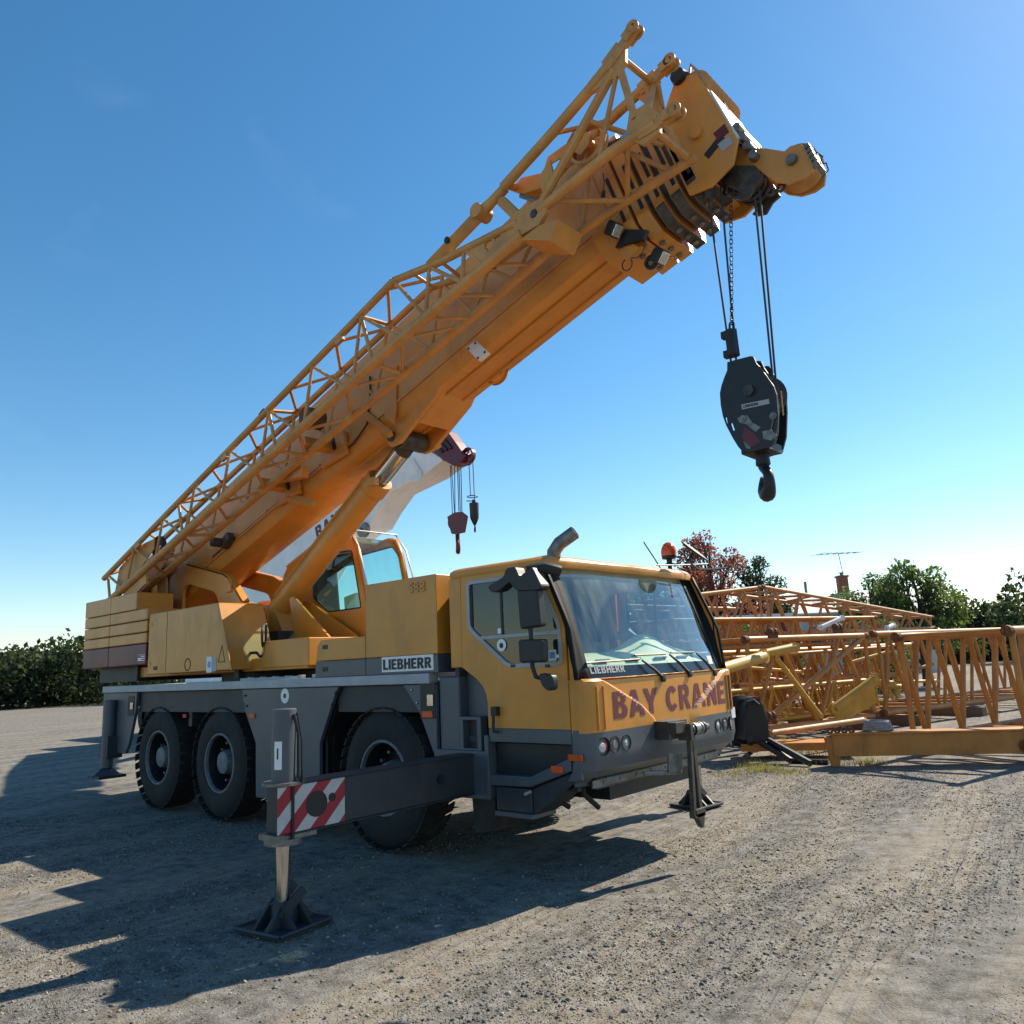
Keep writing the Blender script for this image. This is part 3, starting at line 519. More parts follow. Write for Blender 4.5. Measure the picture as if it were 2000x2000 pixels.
# ---- outriggers
def outrigger(sgn, yend, xj, detail):
    S = lambda mb: mb if sgn < 0 else mb.mirror()
    beam = S(MB().box(-1.58, -1.40, -yend, -1.2, .635, .95).box(-1.592, -1.388, -yend+.02, -1.2, .95, .962).box(-1.592, -1.388, -yend+.02, -1.2, .622, .635)).build('outrigger_beam', 'dark_grey', crane, .006)
    yj = yend-.085
    S(MB().lathe((xj, -yj, .0), (0, 0, 1), [(.965, .086), (1.465, .086), (1.47, .08), (1.475, .0001)], 28)).build('jack_cylinder', 'grey', crane)
    S(MB().lathe((xj, -yj, .0), (0, 0, 1), [(.952, .15), (.972, .15), (.973, .0001)], 24, False)).build('jack_flange', 'steel', crane)
    S(MB().lathe((xj, -yj, 0), (0, 0, 1), [(.56, .13), (.60, .13), (.60, .0001)], 24, False).box(xj-.11, xj+.11, -yj-.125, -yj+.2, .595, .634)).build('jack_collar', 'steel', crane)
    S(MB().path([(xj+.09, -yj+.02, 1.43), (xj+.115, -yj+.04, 1.3), (xj+.11, -yj+.05, 1.0), (xj+.14, -yj+.05, .965)], .011, 6).path([(xj+.07, -yj+.06, 1.44), (xj+.085, -yj+.09, 1.25), (xj+.09, -yj+.09, .97)], .008, 6)).build('jack_hose', 'black', crane)
    S(MB().lathe((xj, -yj, 0), (0, 0, 1), [(.05, .05), (.6, .05)], 24)).build('jack_rod', 'chrome', crane)
    pc = Vector((xj-.03, -yj+.03, 0)); m = MB(); h = .225; dz = gh(xj, sgn*yj)
    rot = R_(8); ca, sa = math.cos(rot), math.sin(rot)
    def T(x, y, z): return (pc.x+x*ca-y*sa, pc.y+x*sa+y*ca, z)
    b0 = [T(-h, -h, .012), T(h, -h, .012), T(h, h, .012), T(-h, h, .012)]; m.prism(b0, (0, 0, .022))
    for sx in (-1, 1):
        m.prism([T(sx*.06-.012, -h*.95, .034), T(sx*.06-.012, h*.95, .034), T(sx*.06-.012, .06, .2), T(sx*.06-.012, -.06, .2)], Vector(T(.024, 0, 0))-Vector(T(0, 0, 0)))
        m.prism([T(-h*.95, sx*.07-.01, .034), T(h*.95, sx*.07-.01, .034), T(.06, sx*.07-.01, .17), T(-.06, sx*.07-.01, .17)], Vector(T(0, .02, 0))-Vector(T(0, 0, 0)))
    m.obox(Vector(T(0, .0, .215)), Vector((.012, 0, 0)), Vector((0, .085, .065)), Vector((0, -.02, .026)))
    m.obox(Vector(T(.1, .0, .19)), Vector((.01, 0, 0)), Vector((0, .08, .06)), Vector((0, -.02, .026)))
    m.lathe((xj, -yj, 0), (0, 0, 1), [(.1, .075), (.19, .07), (.2, .0001)], 16)
    for a in range(4):
        p, q = Vector(b0[a]), Vector(b0[(a+1) % 4]); m.tube(p+Vector((0, 0, .022)), q+Vector((0, 0, .022)), .014, seg=6)
    S(m.shift(0, 0, dz)).build('float_pad', 'dark_grey', crane)
    return beam, yj
bm_, yj = outrigger(-1, 3.185, -1.50, True)
MB().box(-1.398, -1.384, -3.215, -2.66, .64, .948).build('warning_panel', 'warning_stripes', bm_, .003)
for (c, r, nm) in (((-1.384, -2.905, .80), .088, 'hole'), ((-1.384, -2.775, .825), .03, 'hole'), ((-1.387, -1.69, .80), .035, 'hole')):
    MB().lathe(c, (1, 0, 0), [(.002, .0001), (.002, r)], 26, False).lathe(c, (1, 0, 0), [(0, r), (.004, r), (.004, r*.93)], 26, False).build('hole', 'black', bm_)
MB().tube((-1.376, -3.105, .96), (-1.376, -3.105, .6), .011, seg=6).build('jack_hose', 'black', bm_)
q0 = Vector((-1.437, -3.135, 1.09))
MB().add([(-1.50+.0875*math.cos(a), -3.10+.0875*math.sin(a), z) for a in np.linspace(R_(-80), R_(-42), 7) for z in (1.06, 1.25)], [(2*i, 2*i+2, 2*i+3, 2*i+1) for i in range(6)]).build('jack_label', 'sign_white', crane)
MB().add([(-1.50+.0882*math.cos(a), -3.10+.0882*math.sin(a), z) for a in np.linspace(R_(-66), R_(-58), 3) for z in (1.13, 1.205)], [(2*i, 2*i+2, 2*i+3, 2*i+1) for i in range(2)]).build('jack_label_print', 'black', crane)
outrigger(1, 2.70, -1.42, False)
# rear pair, drawn in
for sgn in (-1, 1):
    S = lambda mb: mb if sgn < 0 else mb.mirror()
    S(MB().box(-8.98, -8.72, -1.42, -1.2, .635, .95)).build('outrigger_beam', 'dark_grey', crane, .006)
    S(MB().lathe((-8.85, -1.36, 0), (0, 0, 1), [(.5, .086), (1.46, .086), (1.47, .0001)], 20)).build('jack_cylinder', 'grey', crane)
    S(MB().box(-9.05, -8.65, -1.54, -1.16, .36, .40).lathe((-8.85, -1.36, 0), (0, 0, 1), [(.39, .2), (.5, .07), (.51, .001)], 4, False)).build('float_pad', 'dark_grey', crane)

# ---- driver's cab
CP = [(-1.275, -.32), (-1.272, -.25), (-1.25, -.195), (-1.205, -.165), (-1.13, -.15), (-.8, -.135), (-.4, -.125), (0, -.12)]
def plan(y):
    y = abs(y)
    pts = [(-a, b) for a, b in CP][::-1]
    for (a, xa), (b, xb) in zip(pts, pts[1:]):
        if y <= b: return xa+(xb-xa)*(y-a)/(b-a)
    return -.32
def prof(z):
    if z >= 1.54: return -.016*((z-1.54)/.02)**2
    if z > .95: return 0.
    if z > .86: return -.03*(.95-z)/.09
    return -.03-.14*(.86-z)/.1
VL = [(1.56, -1.09), (1.32, -.55), (1.2, -.375), (1.13, -.325), (1.04, -.325)]
VR = [(1.56, 1.10), (1.25, .47), (1.18, .40), (1.13, .385), (1.04, .385)]
def vb(t, z):
    for (z0, y0), (z1, y1) in zip(t, t[1:]):
        if z >= z1: return y0+(y1-y0)*(z-z0)/(z1-z0)
    return t[-1][1]
def fx(y, z):      # front skin
    d = 0
    if z > 1.035:
        l, r = vb(VL, z), vb(VR, z); k = min((y-l)/.06, (r-y)/.09); d = -.028*max(0, min(1, k))
    return plan(y)+prof(z)+d
def frow(z, lo, hi, extra=()):
    l, r = vb(VL, z), vb(VR, z)
    ys = [-1.275, -1.272, -1.25, -1.205]+list(np.linspace(-1.16, l, 8))+[l+.06]+list(np.linspace(l+.06, r-.09, 14))[1:]+[r]+list(np.linspace(r, 1.16, 8))[1:]+[1.205, 1.25, 1.272, 1.275]
    return ys
def front():
    zs = [1.56, 1.545, 1.53, 1.5, 1.45, 1.4, 1.36, 1.32, 1.28, 1.25, 1.22, 1.2, 1.18, 1.165, 1.15, 1.13, 1.10, 1.07, 1.04]
    rows = [[(fx(y, z), y, z) for y in frow(z, 0, 0)] for z in zs]; n = len(rows[0])
    iy0 = 12; iy1 = n-12
    yl = MB(); gr = MB()
    for i in range(len(zs)-1):
        for j in range(n-1):
            quad = [rows[i][j], rows[i][j+1], rows[i+1][j+1], rows[i+1][j]]
            inV = 11 <= j < n-12
            (yl if (zs[i+1] >= 1.149 or inV) else gr).add(quad, [(0, 1, 2, 3)], True)
    # weld
    zs2 = [1.04, 1.0, .95, .92, .89, .86, .83, .79]
    ys = frow(1.04, 0, 0)
    gr.grid([[(plan(y)+prof(z)*(1 if abs(y) < 1.26 else .5), y, z) for y in ys] for z in zs2])
    for z in (1.04,):   # step at the lower edge of the recess
        l, r = vb(VL, z), vb(VR, z); yy = np.linspace(l, r, 10)
        gr.grid([[(plan(y)-.028, y, z) for y in yy], [(plan(y), y, z) for y in yy]], False)
    def weld(o):
        bm = bmesh.new(); bm.from_mesh(o.data); bmesh.ops.remove_doubles(bm, verts=bm.verts, dist=.0008); bmesh.ops.recalc_face_normals(bm, faces=bm.faces); bm.to_mesh(o.data); bm.free()
        md = o.modifiers.new('solid', 'SOLIDIFY'); md.thickness = .02; md.offset = -1
        es = o.modifiers.new('es', 'EDGE_SPLIT'); es.split_angle = R_(28)
    a = yl.build('front_panel', 'yellow', crane); weld(a); b = gr.build('front_bumper', 'grey', crane); weld(b); return a, b
fpan, bump = front()
# ledge below the windshield
rowa = [(plan(y)-.017, y, 1.56) for y in np.linspace(-1.25, 1.25, 31)]; rowb = [(-.24, y*.98, 1.565) for y in np.linspace(-1.25, 1.25, 31)]
MB().grid([rowa, rowb], False).build('cowl', 'yellow', crane)
# vertical air slots as flat plates; the far one is painted dark for recess shade
for sg in (-1, 1):
    m = MB(); ys = (1.065, 1.145)
    m.add([(plan(y)+o, sg*y, z) for y in ys for z in (1.17, 1.50) for o in (.003,)], [(0, 1, 3, 2)])
    m.build('air_slot', 'dark_grey' if sg > 0 else 'yellow', fpan)
    m = MB()
    for y in ys: m.box(plan(y)-.01, plan(y)+.014, sg*y-.006, sg*y+.006, 1.165, 1.505)
    m.build('slot_rim', 'yellow', fpan, .003)
lettering('lettering', 'BAY CRANE', (0, -.94, 1.235), (0, 1, 0), (0, 0, 1), 1.95, .215, 'text_maroon', fpan, depth=.0006, fat=.034, warp=lambda p: Vector((fx(p.y, p.z)+.0024+p.x, p.y, p.z+.0)), spacing=1.1)
# headlights
for sg in (-1, 1):
    for y, mt, r in ((1.10, 'red_lens', .062), (.955, 'clear_lens', .058), (.80, 'clear_lens', .056)):
        c = Vector((plan(y)-.004, sg*y, 1.04)); nx = Vector((1, sg*(.28 if y > 1.05 else .06), 0)).normalized()
        h = MB().lathe(c, nx, [(-.02, r*1.14), (.010, r*1.14), (.010, r*1.0), (-.02, r*.9)], 28).build('headlight', 'black', bump)
        MB().lathe(c, nx, [(-.012, r*1.0), (-.004, r*.8), (.004, r*.5), (.006, .0001)], 24).build('lens', mt, h)
        if y > 1.05: MB().lathe(c+Vector((.005, -.018*1, -.006)), nx, [(-.004, r*.66), (.004, r*.55), (.007, .0001)], 20).build('lens', 'clear_lens', h)
        elif y == .955: MB().lathe(c+Vector((.004, 0, 0)), nx, [(0, r*.55), (.006, r*.5), (.006, .0001)], 20).build('lens', 'steel', h)
q = Vector((plan(1.17)+.001, 1.17, 1.13)); MB().box(q.x, q.x+.008, q.y-.04, q.y+.04, q.z-.05, q.z+.05).build('number_tag', 'sign_white', bump)
# tuck under the bumper
m = MB()
ys = np.linspace(-1.24, 1.24, 25)
m.grid([[(plan(y)-.17, y, .79) for y in ys], [(plan(y)-.16, y, .74) for y in ys], [(plan(y)-.3, y, .70) for y in ys], [(-.75, y, .64) for y in ys], [(-1.15, y*.98, .52) for y in ys]], False)
m.box(-.33, -.28, -1.05, 1.0, .70, .78); m.build('underrun', 'greasy', crane)
m = MB()
for y in np.arange(-.95, .8, .24): m.lathe((-.277, y, .745), (1, 0, 0), [(0, .016), (.01, .016), (.012, .001)], 8, False)
m.box(-.285, -.272, -1.1, 1.0, .715, .772); m.build('tow_rail', 'steel', crane)
MB().box(-.95, -.4, -.7, .7, .56, .72).build('front_axle_guard', 'black', crane)
for (x, y, z, dx, dy, dz) in ((-.45, -1.0, .70, .02, .10, -.13), (-.72, -1.05, .66, .02, .10, -.10)):
    MB().path([(x, y, z), (x, y, z-.05), (x+dx, y+dy+.07, z-.05+dz)], .022, 8).build('drain_hose', 'rubber', crane)
rlens(Rm(315, 868), .14, .05, -1.277, 'amber_lens', bump)
# front hitch bracket
m = MB()
m.box(-.16, -.09, -.20, .12, .98, 1.13).box(-.12, -.02, -.19, -.03, 1.03, 1.12).box(-.11, .02, -.02, .03, .96, 1.10)
m.lathe((-.02, .03, 1.045), (0, 1, 0), [(0, .045), (.2, .045), (.205, .055), (.225, .055), (.23, .03), (.32, .03), (.33, .001)], 16)
m.box(-.30, -.16, -.20, .12, .98, 1.13); hb = m.shift(.1, -.17, .04).build('hitch_mount', 'greasy', crane, .004)
MB().lathe((-.02, .07, 1.045), (0, 1, 0), [(0, .056), (.05, .056), (.055, .05), (.1, .05), (.105, .056), (.13, .056)], 16).shift(.1, -.17, .04).build('pin_sleeve', 'steel', crane)
m = MB(); m.obox((-.03, .015, .70), (.02, 0, 0), (0, .02, 0), (.0, .022, .36)); m.obox((-.05, .125, .66), (.02, 0, 0), (0, .026, 0), (0, -.015, .36)); m.obox((-.04, .08, .36), (.03, 0, 0), (0, .09, 0), (0, 0, .035))
m.prism([(-.06, .0, .36), (-.06, .16, .36), (-.06, .13, .26), (-.06, .10, .24)], (.05, 0, 0)); m.shift(.1, -.17, .04).build('hitch_drop_arm', 'greasy', crane, .004)
MB().obox((-.12, -.09, .78), (.008, 0, 0), (0, .11, -.012), (0, .01, .075)).shift(.1, -.17, .04).build('hitch_plate', 'steel', crane)
MB().tube((-.14, -.55, .755), (-.14, .02, .69), .018, seg=8).shift(.1, -.17, .04).build('hitch_bar', 'steel', crane)
# cab shell
WA, WB = .33, -.34
def wsx(y, z): return WA+WB*z-.05*(abs(y)/1.13)**3+.02*math.sin(math.pi*(z-1.56)/.98)
wy = lambda z: 1.135-.03*(z-1.57)
zr = [1.57, 1.7, 1.85, 2.0, 2.15, 2.3, 2.42, 2.535]
yy = np.linspace(-1, 1, 25)
ws = MB().grid([[(wsx(t*wy(z), z), t*wy(z), z) for t in yy] for z in zr]).build('windshield', 'windshield_glass', crane)
m = MB(); z0 = 1.565
m.grid([[(wsx(t*wy(z), z)+.004, t*wy(z), z) for t in yy] for z in (z0, 1.61, 1.655+.0)])
fo = m.build('windshield_base', 'black_gloss', ws)
lettering('lettering', 'LIEBHERR', (0, -1.07, 1.6), (0, 1, 0), (0, 0, 1), .45, .062, 'light_grey', fo, depth=.002, fat=.03, warp=lambda p: Vector((wsx(p.y, p.z)+.006+p.x, p.y, p.z)))
MB().grid([[(wsx(y, z)+.004, y, z) for y in np.linspace(.93, 1.04, 4)] for z in (1.62, 1.70)]).build('inspection_sticker', 'sign_white', ws)
L1 = [(2.535, -.53), (2.23, -.395), (2.07, -.325), (1.96, -.285), (1.59, -.25), (1.562, -.25)]
def l1(z):
    for (a, xa), (b, xb) in zip(L1, L1[1:]):
        if z >= b: return xa+(xb-xa)*(z-a)/(b-a)
    return -.25
m = MB(); rows = []
for z in [2.535, 2.4, 2.23, 2.07, 1.96, 1.8, 1.65, 1.562]:
    e = wy(z); x0 = wsx(e, z); x1 = l1(z)
    rows.append([(wsx(e-.05, z)+.006, -(e-.05), z), (x0+.005, -e, z), (x0-.012, -(e+.06), z), (x0*.7+x1*.3-.01, -1.235, z), (x1+.02, -1.268, z), (x1, -1.277, z)])
m.grid(rows)
for a, nm in zip((m, m.mirror()), 'ab'):
    o = a.build('windshield_pillar', 'pillar_black', crane); md = o.modifiers.new('s', 'SOLIDIFY'); md.thickness = .03; md.offset = -1
# roof
m = MB(); rp = []
lay = [(2.50, 0.0), (2.535, .012), (2.56, .008), (2.585, -.02), (2.60, -.06), (2.605, -.12)]
def rplan(o):
    pts = []
    for (x, y) in rounded([(-1.655, -1.275), (-.53, -1.255), (-.485, -1.0), (-.465, 0), (-.485, 1.0), (-.53, 1.255), (-1.655, 1.275)], .06, 3):
        d = Vector((x+1.05, y)); pts.append((x+o*d.x/abs(d.length)*1.2, y+o*d.y/d.length*1.2))
    return pts
ring = [[(x, y, z) for x, y in rplan(o)] for z, o in lay]; n = len(ring[0])
for i in range(len(ring)-1):
    for j in range(n): m.add([ring[i][j], ring[i][(j+1) % n], ring[i+1][(j+1) % n], ring[i+1][j]], [(0, 1, 2, 3)], True)
m.add(ring[-1], [tuple(range(n))]); m.add(ring[0], [tuple(range(n))])
roof = m.build('cab_roof', 'yellow', crane)
bmx = bmesh.new(); bmx.from_mesh(roof.data); bmesh.ops.remove_doubles(bmx, verts=bmx.verts, dist=.0005); bmesh.ops.recalc_face_normals(bmx, faces=bmx.faces); bmx.to_mesh(roof.data); bmx.free()
es = roof.modifiers.new('es', 'EDGE_SPLIT'); es.split_angle = R_(35)
# side shell: rear quarter, strip ahead of the door, rear wall, floor
shell = MB().xz([(-1.655, 1.70), (-1.655, 2.505), (-1.502, 2.505), (-1.514, 1.70)], P, P+.05)
both(shell, 'cab_rear_quarter', 'yellow', bevel=.006)
both(MB().xz([(-.312, 1.18), (-.312, 2.06), (-.285, 1.96), (-.252, 1.59), (-.25, 1.18)], P, P+.03), 'door_post', 'yellow', bevel=.006)
both(MB().xz([(-.312, .8), (-.312, 1.175), (-.25, 1.175), (-.25, .8)], P, P+.03), 'cab_side_skirt', 'grey', bevel=.004)
MB().box(-1.65, -1.60, -1.23, 1.23, 1.2, 2.5).build('cab_rear_wall', 'dark_grey', crane)
MB().box(-1.65, -.4, -1.2, 1.2, 1.05, 1.1).build('cab_floor', 'dark_grey', crane)
MB().box(-1.59, -.6, -1.2, 1.2, 2.44, 2.50).build('headliner', 'light_grey', crane)
# doors
door_o = [(-1.492, 2.505), (-.528, 2.505), (-.40, 2.215), (-.327, 2.05), (-.327, 1.18), (-1.212, 1.18), (-1.212, 1.40)]+[(-1.225, 1.465), (-1.26, 1.53), (-1.33, 1.595), (-1.508, 1.70)]
win_o = rounded([(-1.42, 2.465), (-.575, 2.455), (-.365, 2.0), (-.365, 1.675), (-.955, 1.675), (-1.42, 2.03)], .07, 4)
win_i = inset(win_o, .034)
def door(sg):
    S = lambda mb: mb if sg < 0 else mb.mirror()
    d3 = lambda pts, y: [(x, y, z) for x, z in pts]
    d = S(MB().holed(d3(door_o, P-.004), [d3(win_o, P-.004)], (0, .035, 0))).build('door', 'yellow', crane)
    S(MB().xz([(-1.212, 1.066), (-1.212, 1.177), (-.327, 1.177), (-.327, 1.066)], P-.004, P+.03)).build('door_skirt', 'grey', d, .004)
    S(MB().holed(d3(win_o, P-.014), [d3(win_i, P-.014)], (0, .05, 0))).build('window_frame', 'light_grey', d, .003)
    S(MB().add(d3(win_i, P+.006), [tuple(range(len(win_i)))])).build('window_pane', 'tinted_glass', d)
    S(MB().box(-1.285, -.40, P-.012, P+.02, 1.93, 1.962)).build('window_bar', 'light_grey', d, .004)
    S(MB().box(-1.02, -1.0, P-.004, P+.02, 1.963, 2.43)).build('window_divider', 'black', d); S(MB().box(-1.39, -1.36, P-.003, P+.02, 2.05, 2.43)).build('window_divider', 'black', d)
    q = onY(Rp(1062, 620), P)
    S(MB().box(q.x-.035, q.x+.03, P-.055, P-.004, 1.285, 1.36).path([(q.x-.012, P-.045, 1.30), (q.x-.014, P-.05, 1.2), (q.x-.008, P-.05, 1.155), (q.x+.02, P-.02, 1.15)], .014, 8)).build('door_handle', 'black', d, .008)
    if sg < 0:
        q = onY(Rn(640, 1160), P-.004); MB().disc((q.x, P-.002, q.z), (0, -1, 0), .052, 26, .003).build('sticker', 'sign_white', d)
        MB().disc((q.x, P-.0055, q.z-.003), (0, -1, 0), .026, 5, .002).build('sticker_mark', 'black', d)
        q = onY(Rn(1280, 1285), P-.002); MB().box(q.x-.04, q.x+.04, P-.004, P-.001, q.z-.043, q.z+.043).build('sticker', 'sign_white', d); MB().box(q.x-.028, q.x+.028, P-.006, P-.004, q.z-.025, q.z+.025).build('sticker_mark', 'sky_blue_sticker', d)
        q = onY(Rn(618, 980), P-.002); MB().box(q.x-.022, q.x+.022, P-.004, P-.001, q.z-.022, q.z+.022).build('sticker', 'sign_white', d)
        for u in (800, 1235):
            q = onY(Rn(u, 1420), P); MB().box(q.x-.024, q.x+.024, P-.018, P-.013, q.z-.012, q.z+.012).build('drain_slot', 'black', d)
door(-1); door(1)
# entry steps
def steps(sg):
    S = lambda mb: mb if sg < 0 else mb.mirror()
    S(MB().xz([(-1.315, .705), (-1.315, .795), (-.77, .80), (-.345, .965), (-.345, .865), (-.77, .72)], P-.006, P+.1)).build('step_rail', 'grey', crane, .008)
    S(MB().box(-1.30, -.77, -1.18, -.9, .70, .72).box(-1.2, -.35, -1.2, -1.15, .7, 1.06)).build('step_tread', 'black', crane)
    S(MB().box(-1.16, -.77, P, P+.3, .512, .703)).build('step_box', 'dark_grey', crane, .01)
    S(MB().box(-1.175, -.76, P-.012, P+.3, .468, .51)).build('step_tread', 'grey', crane, .008)
    S(MB().xz([(-.765, .50), (-.765, .70), (-.33, .855), (-.33, .78)], P+.02, P+.3)).build('step_gusset', 'dark_grey', crane)
    q = onY(Rp(1710, 1228), P); S(MB().box(q.x-.06, q.x+.06, P-.02, P-.006, q.z-.027, q.z+.027)).build('marker_light', 'orange_lens', crane, .012)
    q = onY(Rp(1390, 1483), P); S(MB().obox((q.x, P-.006, q.z), (.035, 0, .014), (0, .006, 0), (-.004, 0, .010))).build('reflector', 'light_grey', crane)
    q = onY(Rp(1250, 1000), -1.14); S(MB().lathe((q.x, q.y, q.z), (0, -1, 0), [(0, .03), (.03, .03), (.04, .02), (.045, .001)], 14).path([(q.x, q.y-.03, q.z-.02), (q.x+.05, q.y-.03, q.z-.14), (q.x+.07, q.y-.02, q.z-.2)], .004, 5)).build('entry_lamp', 'light_grey', crane)
steps(-1); steps(1)
MB().xz([(-1.45, .3), (-1.47, .6), (-1.2, .6), (-1.2, .34)], -1.25, -.85).build('mud_flap', 'rubber', crane)
# mirrors, right side
m = MB()
m.path([(-.35, -1.27, 2.44), (-.42, -1.40, 2.47), (-.50, -1.50, 2.44)], [.045, .05, .05], 10); m.path([(-.50, -1.50, 2.45), (-.52, -1.5, 2.3), (-.50, -1.5, 1.95), (-.50, -1.5, 1.68), (-.47, -1.5, 1.60), (-.40, -1.49, 1.585)], .018, 8)
mr_ = m.build('mirror_arm', 'black', crane)
m = MB().xz(rounded([(-.605, 2.30), (-.39, 2.29), (-.375, 1.99), (-.59, 1.98)], .03), -1.53, -1.44); m.build('mirror', 'black', crane, .015)
m = MB().xz(rounded([(-.615, 1.90), (-.36, 1.89), (-.365, 1.71), (-.615, 1.715)], .03), -1.53, -1.45); m.build('mirror', 'black', crane, .015)
m = MB().xz(rounded([(-.92, 2.355), (-.87, 2.30), (-.78, 2.31), (-.67, 2.37), (-.60, 2.29), (-.37, 2.275), (-.33, 2.30), (-.42, 2.47), (-.56, 2.40), (-.60, 2.49), (-.70, 2.485), (-.73, 2.42)], .025, 3), -1.54, -1.43); m.build('mirror_hood', 'black', crane, .02)
m = MB().xz(rounded([(-.42, 1.63), (-.29, 1.615), (-.275, 1.57), (-.285, 1.5), (-.34, 1.49), (-.40, 1.54)], .03), -1.53, -1.46); m.build('mirror', 'black', crane, .015)
# mirror on the far front corner
MB().path([(-.42, 1.15, 2.60), (-.30, 1.35, 2.60), (-.22, 1.5, 2.62)], .012, 6).build('mirror_arm', 'black', crane)
q = onX(Rc(215, 220), -.3); m = MB().lathe(q, Vector((.65, .2, .75)), [(-.02, .001), (-.018, .11), (0, .165), (.012, .16), (.02, .1), (.022, .001)], 24); m.build('mirror', 'black', crane)
MB().path([q, (-.33, q.y-.1, q.z-.1), (-.40, 1.2, 2.6)], .01, 6).build('mirror_arm', 'black', crane)
# roof fittings
MB().path([(-.66, -.95, 2.55), (-.65, -.95, 2.66), (-.6, -.93, 2.73), (-.46, -.87, 2.82)], [.062, .062, .062, .062], 16, caps=False).lathe((-.46, -.87, 2.82), (.14, .06, .09), [(0, .062), (.0, .055), (-.05, .053), (-.06, .001)], 16).build('exhaust_pipe', 'steel', crane)
for (x, y) in ((-.72, -1.0), (-1.18, -1.0)): MB().box(x-.07, x+.07, y-.06, y+.06, 2.595, 2.625).build('roof_vent', 'black', crane, .008)
bq = Vector((-.6, .95, 2.6))
MB().lathe(bq, (0, 0, 1), [(0, .025), (.05, .022), (.06, .06), (.07, .06), (.08, .03), (.115, .03), (.125, .075), (.16, .078)], 20).build('beacon_base', 'black', crane)
MB().lathe(bq, (0, 0, 1), [(.155, .08), (.20, .082), (.24, .074), (.28, .052), (.30, .02), (.302, .001)], 24).build('beacon', 'orange_lens', crane)
MB().path([(-.6, .78, 2.59), (-.6, .66, 2.7), (-.6, .47, 2.86)], .007, 6).build('aerial', 'black', crane)
MB().path([(-.56, .62, 2.63), (-.5, .95, 2.645), (-.42, 1.45, 2.68)], .008, 6).build('roof_rail', 'steel', crane)
# wipers
for (a, b, c, d_) in (((-.36, 1.69), (-.14, 1.53), (-1.1, 1.69), (-.36, 1.70)), ((.13, 1.73), (.35, 1.55), (-.42, 1.735), (.10, 1.735)), ((.66, 1.73), (.88, 1.54), (.2, 1.745), (.66, 1.74))):
    f = lambda p, o: Vector((wsx(p[0], p[1])+o, p[0], p[1]))
    w = MB().path([f(b, .05), f(((a[0]+b[0])/2, (a[1]+b[1])/2), .055), f(a, .035)], [.018, .014, .009], 6).lathe(f(b, .02)+Vector((0, 0, -.01)), (1, 0, 0), [(-.05, .03), (.05, .03), (.055, .001)], 10, False).build('wiper', 'black', crane)
    MB().path([f((c[0]+(d_[0]-c[0])*t, c[1]+(d_[1]-c[1])*t), .014) for t in np.linspace(0, 1, 6)], .009, 5).build('wiper_blade', 'black', w)
# interior
m = MB(); ys = np.linspace(-1.12, 1.12, 17)
hmp = lambda y: math.exp(-((y-.50)/.36)**2)
m.grid([[(-.27, y, 1.62) for y in ys], [(-.36, y, 1.675+.02*hmp(y)) for y in ys], [(-.50, y, 1.73+.07*hmp(y)) for y in ys], [(-.66, y, 1.775+.15*hmp(y)) for y in ys], [(-.74, y, 1.78+.17*hmp(y)) for y in ys], [(-.78, y, 1.74+.14*hmp(y)) for y in ys], [(-.80, y, 1.45) for y in ys], [(-.80, y, 1.1) for y in ys]])
m.build('dashboard', 'dash', crane)
m = MB()
for y in (-.75, -.25, .2, .6): m.obox((-.37, y, 1.695), (.03, 0, .014), (0, .1, 0), (-.003, 0, .006))
m.build('dash_vent', 'black', crane)
MB().lathe((-.90, .5, 1.93), (-.6, 0, .8), [(math.cos(t)*.016, .22+math.sin(t)*.016) for t in np.linspace(0, 2*math.pi, 9)[:-1]], 32, closed=True).tube((-.90, .5, 1.92), (-.74, .5, 1.6), .03, seg=8).obox((-.90, .5, 1.92), (.02, 0, .01), (0, .2, 0), (-.005, 0, .012)).build('steering_wheel', 'black', crane)
for y in (-.55, .55):
    m = MB().box(-1.42, -.95, y-.25, y+.25, 1.3, 1.47); m.obox((-1.40, y, 1.75), (.06, 0, .02), (0, .24, 0), (-.05, 0, .3)); m.obox((-1.46, y, 2.12), (.05, 0, .01), (0, .14, 0), (-.02, 0, .1)); m.build('seat', 'seat', crane, .04)
MB().obox((-.72, -.25, 1.80), (.02, 0, 0), (0, .12, 0), (0, 0, .07)).tube((-.72, -.25, 1.7), (-.72, -.25, 1.78), .012).build('display', 'black', crane)

# ---- superstructure
MB().lathe((-6.6, 0, 0), (0, 0, 1), [(1.56, .72), (1.80, .72)], 48).build('slewing_ring', 'black', crane)
MB().box(-9.0, -4.4, -.95, .95, 1.77, 1.93).box(-5.35, -4.35, -.965, 1.3, 1.8, 2.13).build('turntable', 'yellow', crane, .012)
hole = [(x, z) for x, z in rounded([(-8.52, 2.62), (-8.52, 3.12), (-8.36, 3.19), (-7.50, 2.98), (-7.30, 2.70), (-7.30, 2.62)], .08, 3)]
for sg in (-1, 1):
    m = MB().holed([(x, sg*.47, z) for x, z in [(-9.05, 1.93), (-9.05, 3.2), (-8.95, 3.36), (-8.42, 3.51), (-7.25, 3.22), (-7.12, 3.15), (-6.72, 2.77), (-6.3, 2.25), (-5.9, 1.93)]], [[(x, sg*.47, z) for x, z in hole]], (0, -sg*.05, 0))
    m.build('turret_plate', 'yellow', crane)
    m = MB(); m.xz([(-8.42, 3.515), (-7.25, 3.225), (-7.25, 3.20), (-8.42, 3.49)], sg*.47, sg*.36); m.xz([(-7.25, 3.225), (-7.10, 3.155), (-6.70, 2.775), (-6.73, 2.75), (-7.12, 3.13), (-7.26, 3.2)], sg*.47, sg*.36); m.build('turret_flange', 'yellow', crane)
MB().box(-7.14, -7.0, -.50, -.36, 2.93, 3.06).build('boom_stop', 'yellow', crane, .01)
